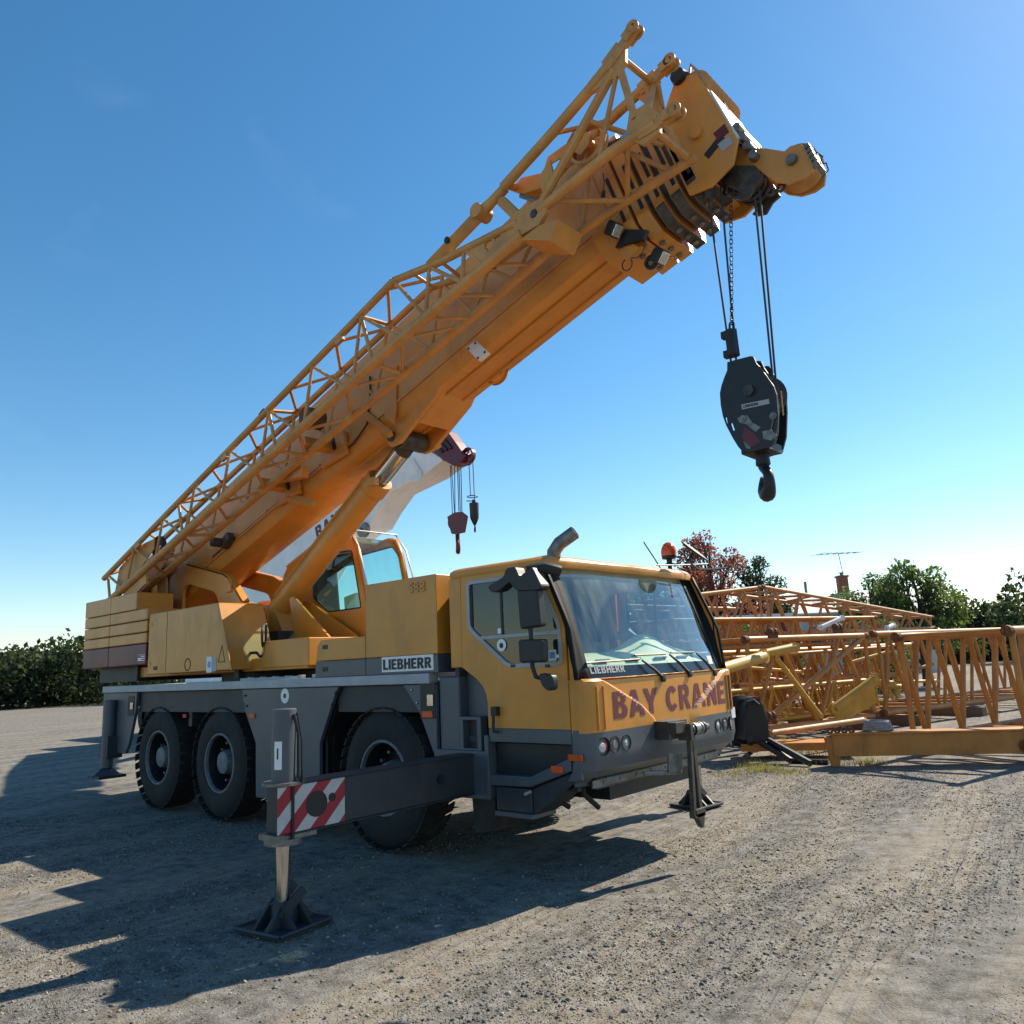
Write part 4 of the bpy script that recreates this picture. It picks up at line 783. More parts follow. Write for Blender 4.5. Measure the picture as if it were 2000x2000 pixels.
MB().box(-8.9, -5.9, -.40, .40, 1.93, 2.3).build('turret_well', 'dark_grey', crane)
m = MB().xz([(-7.3, 1.93), (-7.3, 2.55), (-6.9, 2.68), (-6.35, 2.62), (-6.1, 2.2), (-6.0, 1.93)], -.16, .16); m.build('cylinder_bracket', 'boom_yellow', crane, .01)
MB().xz([(-6.1, 1.93), (-6.35, 2.75), (-6.2, 2.75), (-5.1, 2.2), (-4.9, 1.93)], .28, .32).xz([(-5.75, 2.0), (-5.95, 2.75), (-5.85, 2.77), (-5.0, 2.15), (-5.0, 2.0)], -.2, -.16).build('turret_rib', 'yellow', crane, .006)
# engine cover
cv = MB().xz([(-7.86, 1.8), (-7.86, 2.60), (-7.82, 2.66), (-5.93, 2.66), (-5.905, 2.645), (-5.56, 1.8)], -1.27, -.62).build('engine_cover', 'yellow', crane, .014)
m = MB().prism([(-5.895, -1.272, 2.62), (-5.555, -1.272, 1.8), (-5.53, -1.272, 1.8), (-5.87, -1.272, 2.62)], (0, .012, 0)); m.build('cover_edge', 'yellow', cv)
MB().box(-7.3, -7.294, -1.2725, -1.26, 1.82, 2.64).build('panel_seam', 'black', cv)
for z in (1.95, 2.5): MB().box(-7.84, -7.76, -1.276, -1.27, z-.03, z+.03).build('hinge', 'yellow', cv, .003)
q = onY(Rb(375, 895), -1.27); MB().lathe((q.x, -1.27, q.z), (0, -1, 0), [(0, .085), (.004, .085), (.004, .07), (-.02, .07), (-.02, .001)], 24).build('filler_cap', 'rust', cv)
q = onY(Rb(172, 918), -1.27); MB().box(q.x-.05, q.x+.05, -1.278, -1.27, q.z-.025, q.z+.025).build('latch', 'black', cv)
q = onY(Rb(512, 895), -1.27); MB().box(q.x-.07, q.x+.06, -1.274, -1.27, q.z-.10, q.z+.10).build('sticker', 'sign_white', cv); MB().disc((q.x-.0, -1.275, q.z), (0, -1, 0), .045, 7, .001).build('sticker_mark', 'sky_blue_sticker', cv); MB().box(q.x+.062, q.x+.18, -1.2735, -1.27, q.z-.09, q.z+.09).build('sticker', 'light_grey', cv)
q = onY(Rb(590, 835), -1.27); MB().holed([(q.x-.09, -1.273, q.z-.09), (q.x+.09, -1.273, q.z-.09), (q.x, -1.273, q.z+.13)], [[(q.x-.072, -1.273, q.z-.08), (q.x+.072, -1.273, q.z-.08), (q.x, -1.273, q.z+.105)]], (0, .002, 0)).build('warning_triangle', 'black', cv)
m = MB().path([(-5.89, -.95, 1.82), (-5.89, -.95, 1.98), (-5.84, -.95, 2.01), (-5.5, -.95, 2.0), (-5.42, -.95, 1.95), (-5.33, -.95, 1.96), (-5.29, -.95, 2.0), (-5.29, -.95, 2.34)], .018, 8); m.build('mirror_arm', 'black', crane)
q = onY(Rb(845, 715), -.95); MB().lathe(q, (.52, .85, 0), [(-.02, .001), (-.015, .11), (0, .15), (.012, .145), (.014, .001)], 24).build('mirror', 'black', crane)
MB().box(-5.94, -5.84, -1.0, -.9, 1.70, 1.86).build('mirror_bracket', 'black', crane)
# operator's cab
oc = [(-7.0, 1.93), (-7.08, 3.2), (-6.95, 3.36), (-6.3, 3.58), (-5.5, 3.63), (-5.36, 3.60), (-5.24, 3.38), (-5.08, 2.8), (-4.96, 2.2), (-4.96, 1.93)]
ow = rounded([(-5.80, 3.42), (-5.335, 3.40), (-5.13, 2.56), (-5.90, 2.56), (-6.28, 2.80), (-6.28, 3.05)], .06, 3); oi = inset(ow, .02)
for sg, y in ((-1, .42), (1, 1.27)):
    if sg > 0: ow = rounded([(-6.9, 3.3), (-6.3, 3.5), (-5.45, 3.54), (-5.30, 3.38), (-5.06, 2.35), (-6.9, 2.35)], .06, 3); oi = inset(ow, .02)
    d = MB().holed([(x, y, z) for x, z in oc], [[(x, y, z) for x, z in ow]], (0, .04*-sg, 0)).build('operator_cab_side', 'yellow', crane)
    MB().holed([(x, y+.004*sg, z) for x, z in ow], [[(x, y+.004*sg, z) for x, z in oi]], (0, -.03*sg, 0)).build('window_frame', 'black', d)
    MB().add([(x, y-.01*sg, z) for x, z in oi], [tuple(range(len(oi)))]).build('window_pane', 'cab_glass', d)
MB().xz([(-6.95, 3.35), (-6.3, 3.57), (-5.75, 3.62), (-5.75, 3.59), (-6.3, 3.54), (-6.95, 3.31)], .461, 1.229).box(-7.06, -7.0, .461, 1.229, 1.93, 3.3).box(-7.0, -5.0, .461, 1.229, 1.93, 2.0).build('operator_cab_roof', 'yellow', crane)
of = MB().grid([[(-5.75, y, 3.61), ] + [(x, y, z) for x, z in ((-5.5, 3.62), (-5.37, 3.59), (-5.25, 3.38), (-5.09, 2.8), (-4.97, 2.2))] for y in (.46, .8, 1.23)]).build('operator_windshield', 'cab_glass', crane)
m = MB()
for y in (.45, 1.235): m.path([(-5.72, y, 3.62), (-5.5, y, 3.64), (-5.345, y, 3.60), (-5.225, y, 3.38), (-5.06, y, 2.8), (-4.94, y, 2.2), (-4.94, y, 1.95)], .028, 8)
m.build('operator_cab_frame', 'yellow', crane)
m = MB()
for y in (.42, 1.3): m.path([(-5.42, y, 3.70), (-5.20, y, 3.44), (-5.0, y, 2.85), (-4.9, y, 2.3)], .012, 6)
m.path([(-5.40, .42, 3.70), (-5.40, 1.3, 3.70)], .012, 6).build('window_guard', 'chrome', crane)
m = MB().box(-6.6, -6.15, .6, 1.1, 2.1, 2.55); m.obox((-6.6, .85, 2.9), (.07, 0, 0), (0, .24, 0), (-.05, 0, .4)); m.build('operator_seat', 'seat', crane, .05)
MB().obox((-5.55, .62, 2.62), (.14, 0, .02), (0, .08, 0), (-.02, 0, .17)).box(-5.75, -5.2, .55, 1.1, 2.05, 2.5).build('control_console', 'dash', crane, .02)
MB().box(-6.95, -6.2, .47, 1.2, 3.35, 3.42).build('roof_lining', 'dark_grey', crane)
MB().path([(-7.05, .44, 3.22), (-7.1, .40, 2.9), (-7.02, .42, 2.5)], .025, 8).path([(-7.05, .46, 3.36), (-6.4, .5, 3.62), (-5.9, .5, 3.68)], .014, 6).build('cab_handrail', 'light_grey', crane)
# counterweight
zs = [(2.77, 3.03), (2.595, 2.762), (2.42, 2.585), (2.26, 2.41)]
for i, (a, b) in enumerate(zs):
    xe = -8.38 if i == 0 else -8.0
    m = MB().box(-9.3, xe, -1.24, -.68, a, b).box(-9.3, xe, .68 if i else 1.3, 1.24 if i else 1.32, a, b).box(-10.3, -9.31, -1.24, 1.24, a, b); m.build('counterweight_slab', 'yellow', crane, .015)
o = MB().box(-9.3, -8.0, -1.24, -.68, 1.95, 2.252).box(-10.3, -9.31, -1.24, 1.24, 1.95, 2.252).build('counterweight_slab', 'maroon', crane, .015); o['label'] = 'maroon base slab of the counterweight'
q = onY(Rb(85, 852), -1.24); MB().box(q.x-.11, q.x+.11, -1.244, -1.24, q.z-.045, q.z+.045).build('flag_sticker', 'sign_white', o)
m = MB()
for k in range(3): m.box(q.x-.0, q.x+.105, -1.2455, -1.244, q.z-.035+.03*k, q.z-.02+.03*k)
m.box(q.x-.105, q.x-.01, -1.2455, -1.244, q.z-.0, q.z+.04).build('flag_mark', 'maroon', o)
MB().box(-10.2, -8.8, -1.0, 1.0, 1.72, 1.95).build('tail_frame', 'dark_grey', crane)
MB().lathe((-9.55, -.55, 3.3), (0, 1, 0), [(0, .42), (.05, .42), (.05, .3), (1.05, .3), (1.05, .42), (1.1, .42)], 28).build('hoist_winch', 'greasy', crane)
m = MB()
for k in range(6):
    x = -8.98+.06*k; m.path([(x-.1, -.62, 3.32), (x, -.65, 3.2), (x+.02, -.66, 2.95), (x+.0, -.62, 2.6)], .02, 6)
m.build('hose_bundle', 'jib_yellow', crane)

# ---- telescopic boom
half = [(.38, 6.60), (.375, 6.64), (.35, 6.655), (0, 6.655)]
def section(w, top, seam, bot, k=1.0):
    r = [(-w, seam), (-w, top-.03), (-w+.03, top), (w-.03, top), (w, top-.03), (w, seam)]
    low = [(w*.93, seam-.10), (w*.78, seam-.185), (w*.55, bot+.015), (w*.28, bot), (-w*.28, bot), (-w*.55, bot+.015), (-w*.78, seam-.185), (-w*.93, seam-.10)]
    return r+low
def loft(sec, ss):
    m = MB(); n = len(sec)
    for a, b in zip(ss, ss[1:]):
        for i in range(n):
            y0, n0 = sec[i]; y1, n1 = sec[(i+1) % n]
            m.add([B(a, y0, n0), B(a, y1, n1), B(b, y1, n1), B(b, y0, n0)], [(0, 1, 2, 3)], True)
    m.add([B(ss[0], y, q) for y, q in sec], [tuple(range(n))]); m.add([B(ss[-1], y, q) for y, q in sec], [tuple(range(n))])
    return m
def loftobj(name, sec, ss, material, parent):
    o = loft(sec, ss).build(name, material, parent)
    bm = bmesh.new(); bm.from_mesh(o.data); bmesh.ops.remove_doubles(bm, verts=bm.verts, dist=.0005); bmesh.ops.recalc_face_normals(bm, faces=bm.faces); bm.to_mesh(o.data); bm.free()
    e = o.modifiers.new('es', 'EDGE_SPLIT'); e.split_angle = R_(40); return o
boom = loftobj('telescopic_boom', section(.38, 6.65, 5.70, 5.48), [-8.5, -4, -1, 1.5], 'boom_yellow', crane)
# seam flange and lower lip along the side, rear thickening plate
for sg in (-1, 1):
    m = MB(); m.prism([B(-8.4, sg*.381, 5.675), B(-8.4, sg*.381, 5.70), B(1.4, sg*.381, 5.70), B(1.4, sg*.381, 5.675)], (0, sg*.012, 0)); m.build('seam_flange', 'boom_yellow', boom)
    m = MB(); m.prism([B(-6.4, sg*.381, 5.72), B(-6.4, sg*.381, 6.2), B(-3.15, sg*.381, 6.22), B(-3.15, sg*.381, 5.72)], (0, sg*.008, 0)); m.build('side_plate', 'boom_yellow', boom)
    m = MB(); m.prism([B(-2.9, sg*.12, 5.482), B(1.4, sg*.12, 5.482), B(1.4, sg*.16, 5.482), B(-2.9, sg*.16, 5.482)], B(0, 0, 5.46)-B(0, 0, 5.482)); m.build('bottom_rail', 'boom_yellow', boom)
    # rib plates beside the cylinder mount
    m = MB(); m.prism([B(-2.05, sg*.385, 6.1), B(-1.55, sg*.385, 6.1), B(-1.75, sg*.385, 5.6), B(-1.85, sg*.385, 5.45), B(-1.95, sg*.385, 5.6)], (0, sg*.02, 0)); m.build('mount_rib', 'boom_yellow', boom)
    m = MB().path([B(-2.35, sg*.42, 5.95), B(-1.95, sg*.40, 5.35)], [.05, .05], 4); m.build('mount_brace', 'boom_yellow', boom)
# cylinder mount under the boom
m = MB()
for y0, y1 in ((-.30, -.24), (.24, .30)): m.xz([(-4.15, 4.75), (-3.76, 4.55), (-3.62, 4.40), (-3.45, 4.41), (-3.15, 4.60), (-2.78, 4.83), (-2.56, 5.13)], y0, y1)
m.xz([(-3.2, 4.75), (-3.15, 4.60), (-2.78, 4.83), (-2.56, 5.13), (-2.6, 5.13), (-2.82, 4.86), (-3.12, 4.66)], -.24, .24)
m.build('cylinder_mount', 'boom_yellow', boom, .008)
pin = Vector((-3.58, 0, 4.52)); foot = Vector((-6.72, 0, 2.50)); ax = (pin-foot).normalized()
mid_ = foot+ax*((Vector((-4.15, 0, 4.10))-foot).length)
cyl = MB().path([foot, mid_], .165, 32).lathe(mid_, ax, [(-.22, .166), (-.2, .185), (-.02, .185), (0, .17), (0, .11)], 32).lathe(foot, (0, 1, 0), [(-.2, .22), (.2, .22)], 24).build('luffing_cylinder', 'boom_yellow', crane)
MB().path([mid_-ax*.2, pin-ax*.12], .115, 36).build('cylinder_rod', 'chrome', cyl)
MB().lathe(pin, (0, 1, 0), [(-.20, .05), (-.20, .125), (.20, .125), (.20, .05)], 28).path([pin-ax*.2, pin], [.118, .12], 20).build('rod_eye', 'greasy', cyl)
MB().lathe(pin, (0, 1, 0), [(-.325, .001), (-.325, .065), (.325, .065), (.325, .001)], 24).build('mount_pin', 'greasy', boom)
up = Vector((-ax.z, 0, ax.x)); MB().path([foot+ax*.4+Vector((0, -.12, 0))+up*.13, mid_-ax*.15+Vector((0, -.12, 0))+up*.13], .022, 8).build('cylinder_pipe', 'boom_yellow', cyl)
MB().box(-4.2, -4.06, -.20, -.12, 4.02, 4.12).build('pipe_clamp', 'boom_yellow', cyl)
# hydraulic lines, straps, junction box, sheave under the boom
MB().path([B(-3.2, -.40, 5.62), B(-2.6, -.40, 5.62), B(-2.3, -.40, 5.72), B(-2.1, -.40, 6.1), B(-2.05, -.40, 6.28)], .012, 6).path([B(-6.3, -.39, 5.735), B(-5.6, -.39, 5.735)], .012, 6).build('hydraulic_line', 'black', boom)
for s in (-7.2, -5.95, -4.75, -3.4): MB().obox(B(s, -.39, 5.72), B(.05, 0, 0)-B(0, 0, 0), (0, .012, 0), B(0, 0, .018)-B(0, 0, 0)).build('pipe_clamp', 'jib_yellow', boom)
a = [onY(Re(u, v), -.40) for u, v in ((405, 1165), (470, 1115), (560, 1200), (495, 1255))]
jb = MB().prism(a, (0, -.05, 0)).build('junction_box', 'white', boom, .008)
for p in a:
    c = sum((Vector(x) for x in a), Vector())/4; MB().lathe(Vector(p).lerp(c, .28)+Vector((0, -.052, 0)), (0, -1, 0), [(0, .014), (.006, .014), (.006, .001)], 8, False).build('bolt', 'black', jb)
c = onY(Re(590, 1310), .2); MB().lathe(c, (0, 1, 0), [(-.05, .17), (-.03, .18), (-.02, .15), (.02, .15), (.03, .18), (.05, .17)], 28).build('rope_guide_sheave', 'boom_yellow', boom)
MB().prism([c+Vector((-.16, -.07, .02)), c+Vector((.17, -.07, .10)), c+Vector((.19, -.07, .17)), c+Vector((-.1, -.07, .12))], (0, .14, 0)).build('sheave_guard', 'boom_yellow', boom)
# jib stowing brackets on the boom side
for s in (-4.15, -3.05):
    MB().prism([B(s-.25, -.39, 5.62), B(s+.3, -.39, 5.55), B(s+.35, -.39, 5.85), B(s-.1, -.39, 6.0)], (0, -.06, 0)).obox(B(s, -.62, 5.80), B(.06, 0, 0)-B(0, 0, 0), (0, .22, 0), B(0, 0, .06)-B(0, 0, 0)).build('stowing_bracket', 'boom_yellow', boom, .008)
    MB().obox(B(s+.12, -.455, 5.80), B(.03, 0, 0)-B(0, 0, 0), (0, .006, 0), B(0, 0, .10)-B(0, 0, 0)).build('bracket_slot', 'black', boom)
MB().obox(B(-3.75, -.62, 5.74), B(.35, 0, -.14)-B(0, 0, 0), (0, .06, 0), B(.03, 0, .07)-B(0, 0, 0)).build('stowing_arm', 'boom_yellow', boom, .008)
MB().path([B(-4.1, -.42, 5.6), B(-3.6, -.42, 5.25)], [.07, .055], 4).build('stowing_arm', 'boom_yellow', boom)
MB().lathe(B(-2.75, -.85, 5.97), (0, 1, 0), [(-.12, .001), (-.12, .13), (.12, .13), (.12, .001)], 16).build('jib_roller', 'rust', boom)
MB().lathe(B(-5.9, -.5, 5.78), (0, 1, 0), [(-.1, .001), (-.1, .07), (.1, .07), (.1, .001)], 14).obox(B(-5.75, -.44, 5.74), B(.12, 0, .02)-B(0, 0, 0), (0, .05, 0), B(-.02, 0, .07)-B(0, 0, 0)).build('jib_latch', 'greasy', boom)
# collars of the telescoping sections
def collar(w, top, bot, s0, s1, name='boom_collar', grease=False):
    sec = [(-w, bot+.16), (-w, top-.05), (-w+.05, top), (w-.05, top), (w, top-.05), (w, bot+.16), (w*.72, bot), (-w*.72, bot)]
    o = loftobj(name, sec, [s0, s1], 'boom_yellow', boom)
    if grease: loftobj('greasy_lower_band', [(-w-.003, bot+.15), (-w-.003, bot+.19), (-w+.02, bot+.19), (w-.02, bot+.19), (w+.003, bot+.19), (w+.003, bot+.15), (w*.73, bot-.004), (-w*.73, bot-.004)], [s0+.004, s1-.004], 'greasy', boom)
    return o
collar(.43, 6.68, 5.33, 1.42, 1.66)
steps_ = [(1.66, 1.86, .41, 6.58, 5.26), (1.89, 2.03, .395, 6.50, 5.24), (2.08, 2.19, .38, 6.44, 5.24), (2.25, 2.36, .365, 6.40, 5.25), (2.42, 2.52, .35, 6.36, 5.27)]
loftobj('inner_section', section(.33, 6.32, 5.62, 5.34), [1.6, 2.6], 'greasy', boom)
for i, (a, b, w, t, bo) in enumerate(steps_):
    c = collar(w, t, bo, a, b, grease=i > 1)
    for k in (-.16, .0, .16): MB().lathe(B(a+.05, k, bo-.0), B(0, 0, -1)-B(0, 0, 0), [(0, .03), (.02, .03), (.025, .001)], 10, False).build('adjusting_screw', 'steel', c)
    for (n0, n1) in ((5.50, 5.66), (5.74, 6.1)):
        MB().obox(B((a+b)/2+.02, -w-.002, (n0+n1)/2), B(.018, 0, 0)-B(0, 0, 0), (0, .004, 0), B(0, 0, (n1-n0)/2*.85)-B(0, 0, 0)).build('collar_slot', 'black', c)
m = MB().prism([B(1.60, -.44, 5.33), B(1.88, -.44, 5.20), B(1.95, -.44, 5.25), B(1.76, -.44, 5.42)], (0, .05, 0)); m.build('collar_lug', 'black', boom)
# boom head
hp = [(2.40, 5.32), (2.40, 6.20), (2.55, 6.30), (2.70, 6.44), (2.80, 6.47), (2.93, 6.36), (2.95, 6.15), (2.97, 5.45), (2.85, 5.28), (2.6, 5.24)]
head = None
head = MB().sn([(2.42, 5.36), (2.42, 6.15), (2.62, 6.15), (2.62, 5.36)], -.314, .314).build('boom_head', 'boom_yellow', crane, .004)
for y0, y1 in ((-.35, -.315), (.315, .35)): MB().sn(hp, y0, y1).build('head_side_plate', 'boom_yellow', head, .008)
MB().sn([(2.94, 6.12), (2.965, 6.12), (2.985, 5.50), (2.96, 5.50)], -.313, .313).build('head_front_plate', 'white_paint', head)
for k in range(8): MB().lathe(B(2.83, -.275+.078*k, 6.28), (0, 1, 0), [(-.037, .001), (-.037, .172), (-.03, .182), (-.012, .162), (.012, .162), (.03, .182), (.037, .172), (.037, .001)], 28).build('head_sheave', 'jib_yellow', head)
MB().lathe(B(2.70, -.39, 5.80), (0, 1, 0), [(0, .001), (0, .055), (.04, .055)], 18).build('head_pin', 'boom_yellow', head)
MB().obox(B(2.78, -.352, 5.56), B(.10, 0, .03)-B(0, 0, 0), (0, .004, 0), B(-.01, 0, .035)-B(0, 0, 0)).build('head_slot', 'black', head)
for i, (s0, n0, mt) in enumerate(((2.87, 5.63, 'maroon'), (2.86, 5.50, 'light_grey'))): MB().sn([(s0-.04, n0-.05), (s0-.05, n0+.05), (s0+.07, n0+.05), (s0+.07, n0-.05)], -.358, -.351).build('warning_patch', mt, head)
MB().lathe(onY(Rd(815, 550), -.30), (0, 1, 0), [(-.10, .001), (-.10, .07), (.02, .09), (.10, .09), (.10, .001)], 16).build('head_lamp', 'black', head)
MB().path([onY(Rd(u, v), -.30) for u, v in ((862, 535), (875, 445), (940, 505))], .016, 6).build('rope_retainer', 'jib_yellow', head)
for k in range(4): MB().lathe(B(3.0, -.2+.02*k, 5.62-.1*k), (0, 1, 0), [(-.1, .001), (-.1, .04), (.35, .04), (.35, .001)], 12).build('rope_keeper', 'steel', head)
# runner (nose) sheave and lower sheaves, placed by their outline at the middle of the head
YN = -.12
def onn(u, v, y=YN): return onY(Rd(u, v), y)
npoly = [onn(*p) for p in ((1180, 1010), (1290, 1028), (1400, 1030), (1530, 1050), (1570, 1015), (1640, 1000), (1705, 1040), (1735, 1110), (1725, 1190), (1660, 1240), (1560, 1272), (1470, 1262), (1400, 1215), (1330, 1160), (1210, 1160), (1160, 1090))]
for y in (-.16, .10): MB().prism([Vector((p.x, y, p.z)) for p in npoly], (0, .03, 0)).build('runner_plate', 'boom_yellow', head, .006)
sc = onn(1585, 1115); sc.y = 0
MB().lathe(sc, (0, 1, 0), [(-.1, .165), (-.08, .185), (-.02, .15), (.04, .15), (.08, .185), (.1, .165)], 32).build('runner_sheave', 'jib_yellow', head)
MB().lathe((sc.x, -.17, sc.z), (0, -1, 0), [(0, .05), (.03, .045), (.03, .001)], 16).build('sheave_pin', 'steel', head)
low = [onn(*p) for p in ((955, 1090), (1060, 1010), (1180, 1010), (1210, 1160), (1340, 1160), (1400, 1250), (1345, 1300), (1300, 1380), (1240, 1395), (1200, 1385), (1240, 1340), (1160, 1305), (1090, 1250), (1040, 1190), (960, 1180))]
for y in (-.20, .16): MB().prism([Vector((p.x, y, p.z)) for p in low], (0, .03, 0)).build('lower_head_plate', 'greasy', head, .006)
for (u, v, r) in ((1090, 1070, .13), (1230, 1215, .15)):
    c = onn(u, v); c.y = 0
    for y in (-.12, -.04, .04, .12): MB().lathe((c.x, y, c.z), (0, 1, 0), [(-.03, r), (-.01, r*.85), (.01, r*.85), (.03, r)], 24).build('lower_sheave', 'greasy', head)
for (u, v) in ((1110, 1300), (1410, 1300), (1480, 1275)):
    c = onn(u, v); MB().lathe((c.x, -.08, c.z), (0, 1, 0), [(math.cos(t)*.012, .032+math.sin(t)*.014) for t in np.linspace(0, 2*math.pi, 9)[:-1]], 16, closed=True).build('shackle', 'greasy', head)
c = onn(1745, 1130); MB().path([c+Vector((0, 0, .12)), c+Vector((.05, 0, .05)), c+Vector((.02, 0, .0)), c+Vector((.07, 0, -.02)), c+Vector((.08, 0, -.09)), c+Vector((.01, 0, -.14))], .006, 5).build('lanyard', 'rope', head)
m = MB(); c = onn(1720, 1100)
for k in range(5): m.obox(c+Vector((-.02+.012*k, .02, .11-.045*k)), (.02, 0, .01), (0, .1, 0), (-.004, 0, .012))
m.build('rope_guard', 'steel', head)
# work lamps near the collar
def lamp(c, d, name='work_lamp'):
    d = Vector(d).normalized(); u = d.cross(Vector((0, 0, 1))).normalized(); w = u.cross(d)
    o = MB().obox(c, d*.06, u*.06, w*.07).obox(Vector(c)-d*.07, d*.018, u*.04, w*.05).build(name, 'black', boom, .02)
    MB().obox(Vector(c)+d*.062, d*.006, u*.048, w*.056).build('lens', 'clear_lens', o, .006); return o
lamp(onY(Re(1400, 345), -.52), (.75, -.15, -.65)); lamp(onY(Re(1715, 530), -.30), (.75, -.1, -.65))
MB().path([onY(Re(1580, 430), -.30), onY(Re(1680, 500), -.30)], .022, 8).build('lamp_arm', 'jib_yellow', boom)
c = onY(Re(1660, 570), -.30); MB().lathe(c, (0, 1, 0), [(math.cos(t)*.03, .055+math.sin(t)*.02) for t in np.linspace(0, 2*math.pi, 9)[:-1]], 14, closed=True).build('lamp_bracket', 'black', boom)
c = onY(Re(1493, 585), -.36); MB().path([c+Vector((.055*math.cos(t), 0, .06*math.sin(t))) for t in np.linspace(0, 2*math.pi, 17)[:-1]], .007, 5, closed=True).build('cable_loop', 'rope', boom)
MB().path([onY(Re(u, v), -.38) for u, v in ((1500, 540), (1560, 540), (1600, 500), (1620, 440), (1590, 420))], .006, 5).build('lamp_cable', 'rope', boom)
MB().prism([onY(Re(u, v), -.40) for u, v in ((1430, 520), (1500, 420), (1575, 470), (1490, 560))], (0, .08, 0)).build('collar_bracket', 'boom_yellow', boom)

# ---- folding jib, stowed on the right side of the boom
Yn, Yf = -1.15, -.72
n1 = lambda s: 6.25+.012*(s+7); n2 = lambda s: 6.40-.008*(s+7); n3 = lambda s: 5.78-.018*(s+8); n4 = lambda s: 5.86-.030*(s+8)
S0, S1_ = -8.35, -.58
jm = MB().path([B(S0, Yn, n1(S0)), B(S1_, Yn, 6.35)], .042, 10).path([B(S0, Yf, n2(S0)), B(-.45, Yf, 6.33), B(.35, Yf, 5.95), B(1.05, Yf, 5.85)], .04, 10)
jm.path([B(S0, Yn, n3(S0)), B(-1, Yn, 5.66), B(1.1, Yn, 5.57)], .058, 10).path([B(S0, Yf, n4(S0)), B(.4, Yf, 5.60), B(1.35, Yf, 5.60)], .055, 10)
jm.path([B(S1_, Yn, 6.35), B(.1, Yn, 6.06), B(1.1, Yn, 5.72)], .042, 10)
jib = jm.build('folding_jib', 'jib_yellow', crane)
def lace(a, b, r=.020): return MB().tube(a, b, r, seg=8, caps=False).build('lacing_bar', 'jib_yellow', jib)
st = [S0+.15+.5*k for k in range(16)]
for k in range(len(st)-1):
    s, t = st[k], st[k+1]; ev = k % 2 == 0
    if ev: lace(B(s, Yn, n1(s)), B(t, Yn, n3(t))); lace(B(s, Yn, n1(s)), B(s-.38, Yn, n3(s-.38))) if k else None
    if ev: lace(B(s, Yf, n2(s)), B(t, Yn, n1(t))); lace(B(t, Yn, n1(t)), B(t+.42, Yf, n2(t+.42)))
    if ev: lace(B(t, Yf, n4(t)), B(s, Yf, n2(s))); lace(B(t, Yf, n4(t)), B(t+.45, Yf, n2(t+.45)))
    if ev: lace(B(s, Yf, n4(s)), B(t, Yn, n3(t))); lace(B(t, Yn, n3(t)), B(t+.46, Yf, n4(t+.46)))
    if k in (0, 5, 10, 14): lace(B(s, Yn, n1(s)), B(s, Yf, n2(s)), .024); lace(B(s, Yf, n4(s)), B(s, Yn, n3(s)), .024); lace(B(s, Yn, n1(s)), B(s, Yn, n3(s)), .022)
for a, b in (((-.58, 6.35), (-.30, 5.64)), ((-.06, 6.12), (-.30, 5.64)), ((-.06, 6.12), (.30, 5.61)), ((.42, 5.95), (.26, 5.61)), ((.42, 5.95), (.60, 5.60))): lace(B(a[0], Yn, a[1]), B(b[0], Yn, b[1]), .022)
for a, b in (((-.3, 6.28), (0, 5.62)), ((0, 5.62), (.35, 5.96)), ((.35, 5.96), (.6, 5.6)), ((.6, 5.6), (1.0, 5.86))): lace(B(a[0], Yf, a[1]), B(b[0], Yf, b[1]), .02)
for s, a, b in ((-.3, 6.23, 6.28), (.1, 6.06, 6.1), (.6, 5.89, 5.92)): lace(B(s, Yn, a), B(s-.1, Yf, b), .02); lace(B(s, Yn, 5.62), B(s+.25, Yf, 5.6), .02)
# perforated end plate and joint plates
hl = lambda cs, cn, r: [B(cs+r*math.cos(t), Yn-.012, cn+r*1.1*math.sin(t)) for t in np.linspace(0, 2*math.pi, 15)[:-1]]
MB().holed([B(s, Yn-.012, n) for s, n in ((.42, 5.95), (1.12, 5.73), (1.14, 5.56), (.56, 5.60))], [hl(.72, 5.76, .055), hl(.84, 5.76, .04)], (0, .024, 0)).build('end_plate', 'jib_yellow', jib)
MB().holed([B(s, Yn-.03, n) for s, n in ((1.02, 5.78), (1.14, 5.80), (1.38, 5.74), (1.46, 5.66), (1.42, 5.55), (1.30, 5.50), (1.1, 5.55))], [[B(1.30+.045*math.cos(t), Yn-.03, 5.64+.045*math.sin(t)) for t in np.linspace(0, 2*math.pi, 13)[:-1]]], (0, .05, 0)).build('joint_plate', 'jib_yellow', jib)
MB().lathe(B(1.30, Yn, 5.64), (0, -1, 0), [(.0, .04), (.035, .04), (.04, .001)], 14).build('joint_pin', 'greasy', jib)
MB().prism([B(s, Yn-.02, n) for s, n in ((1.06, 5.53), (1.30, 5.50), (1.50, 5.40), (1.34, 5.28))], (0, .38, 0)).build('joint_gusset', 'boom_yellow', jib, .006)
# box link between the two halves
MB().path([B(-.05, -1.13, 6.14), B(.70, -1.13, 6.17)], .085, 4).build('link_box', 'jib_yellow', jib, .01)
MB().path([B(.68, -1.13, 6.17), B(.90, -1.13, 6.18), B(1.08, -1.12, 6.20)], [.07, .05, .05], 10).lathe(B(.74, -1.22, 6.17), (0, 1, 0), [(0, .001), (0, .075), (.18, .075), (.18, .001)], 18).build('link_fork', 'jib_yellow', jib)
MB().lathe(B(.30, -1.22, 6.155), (0, 1, 0), [(0, .001), (0, .035), (.02, .035)], 14).build('link_hole', 'black', jib)
MB().path([B(1.0, -1.12, 6.10), B(1.12, -1.13, 5.76)], .055, 6).build('link_strut', 'jib_yellow', jib)
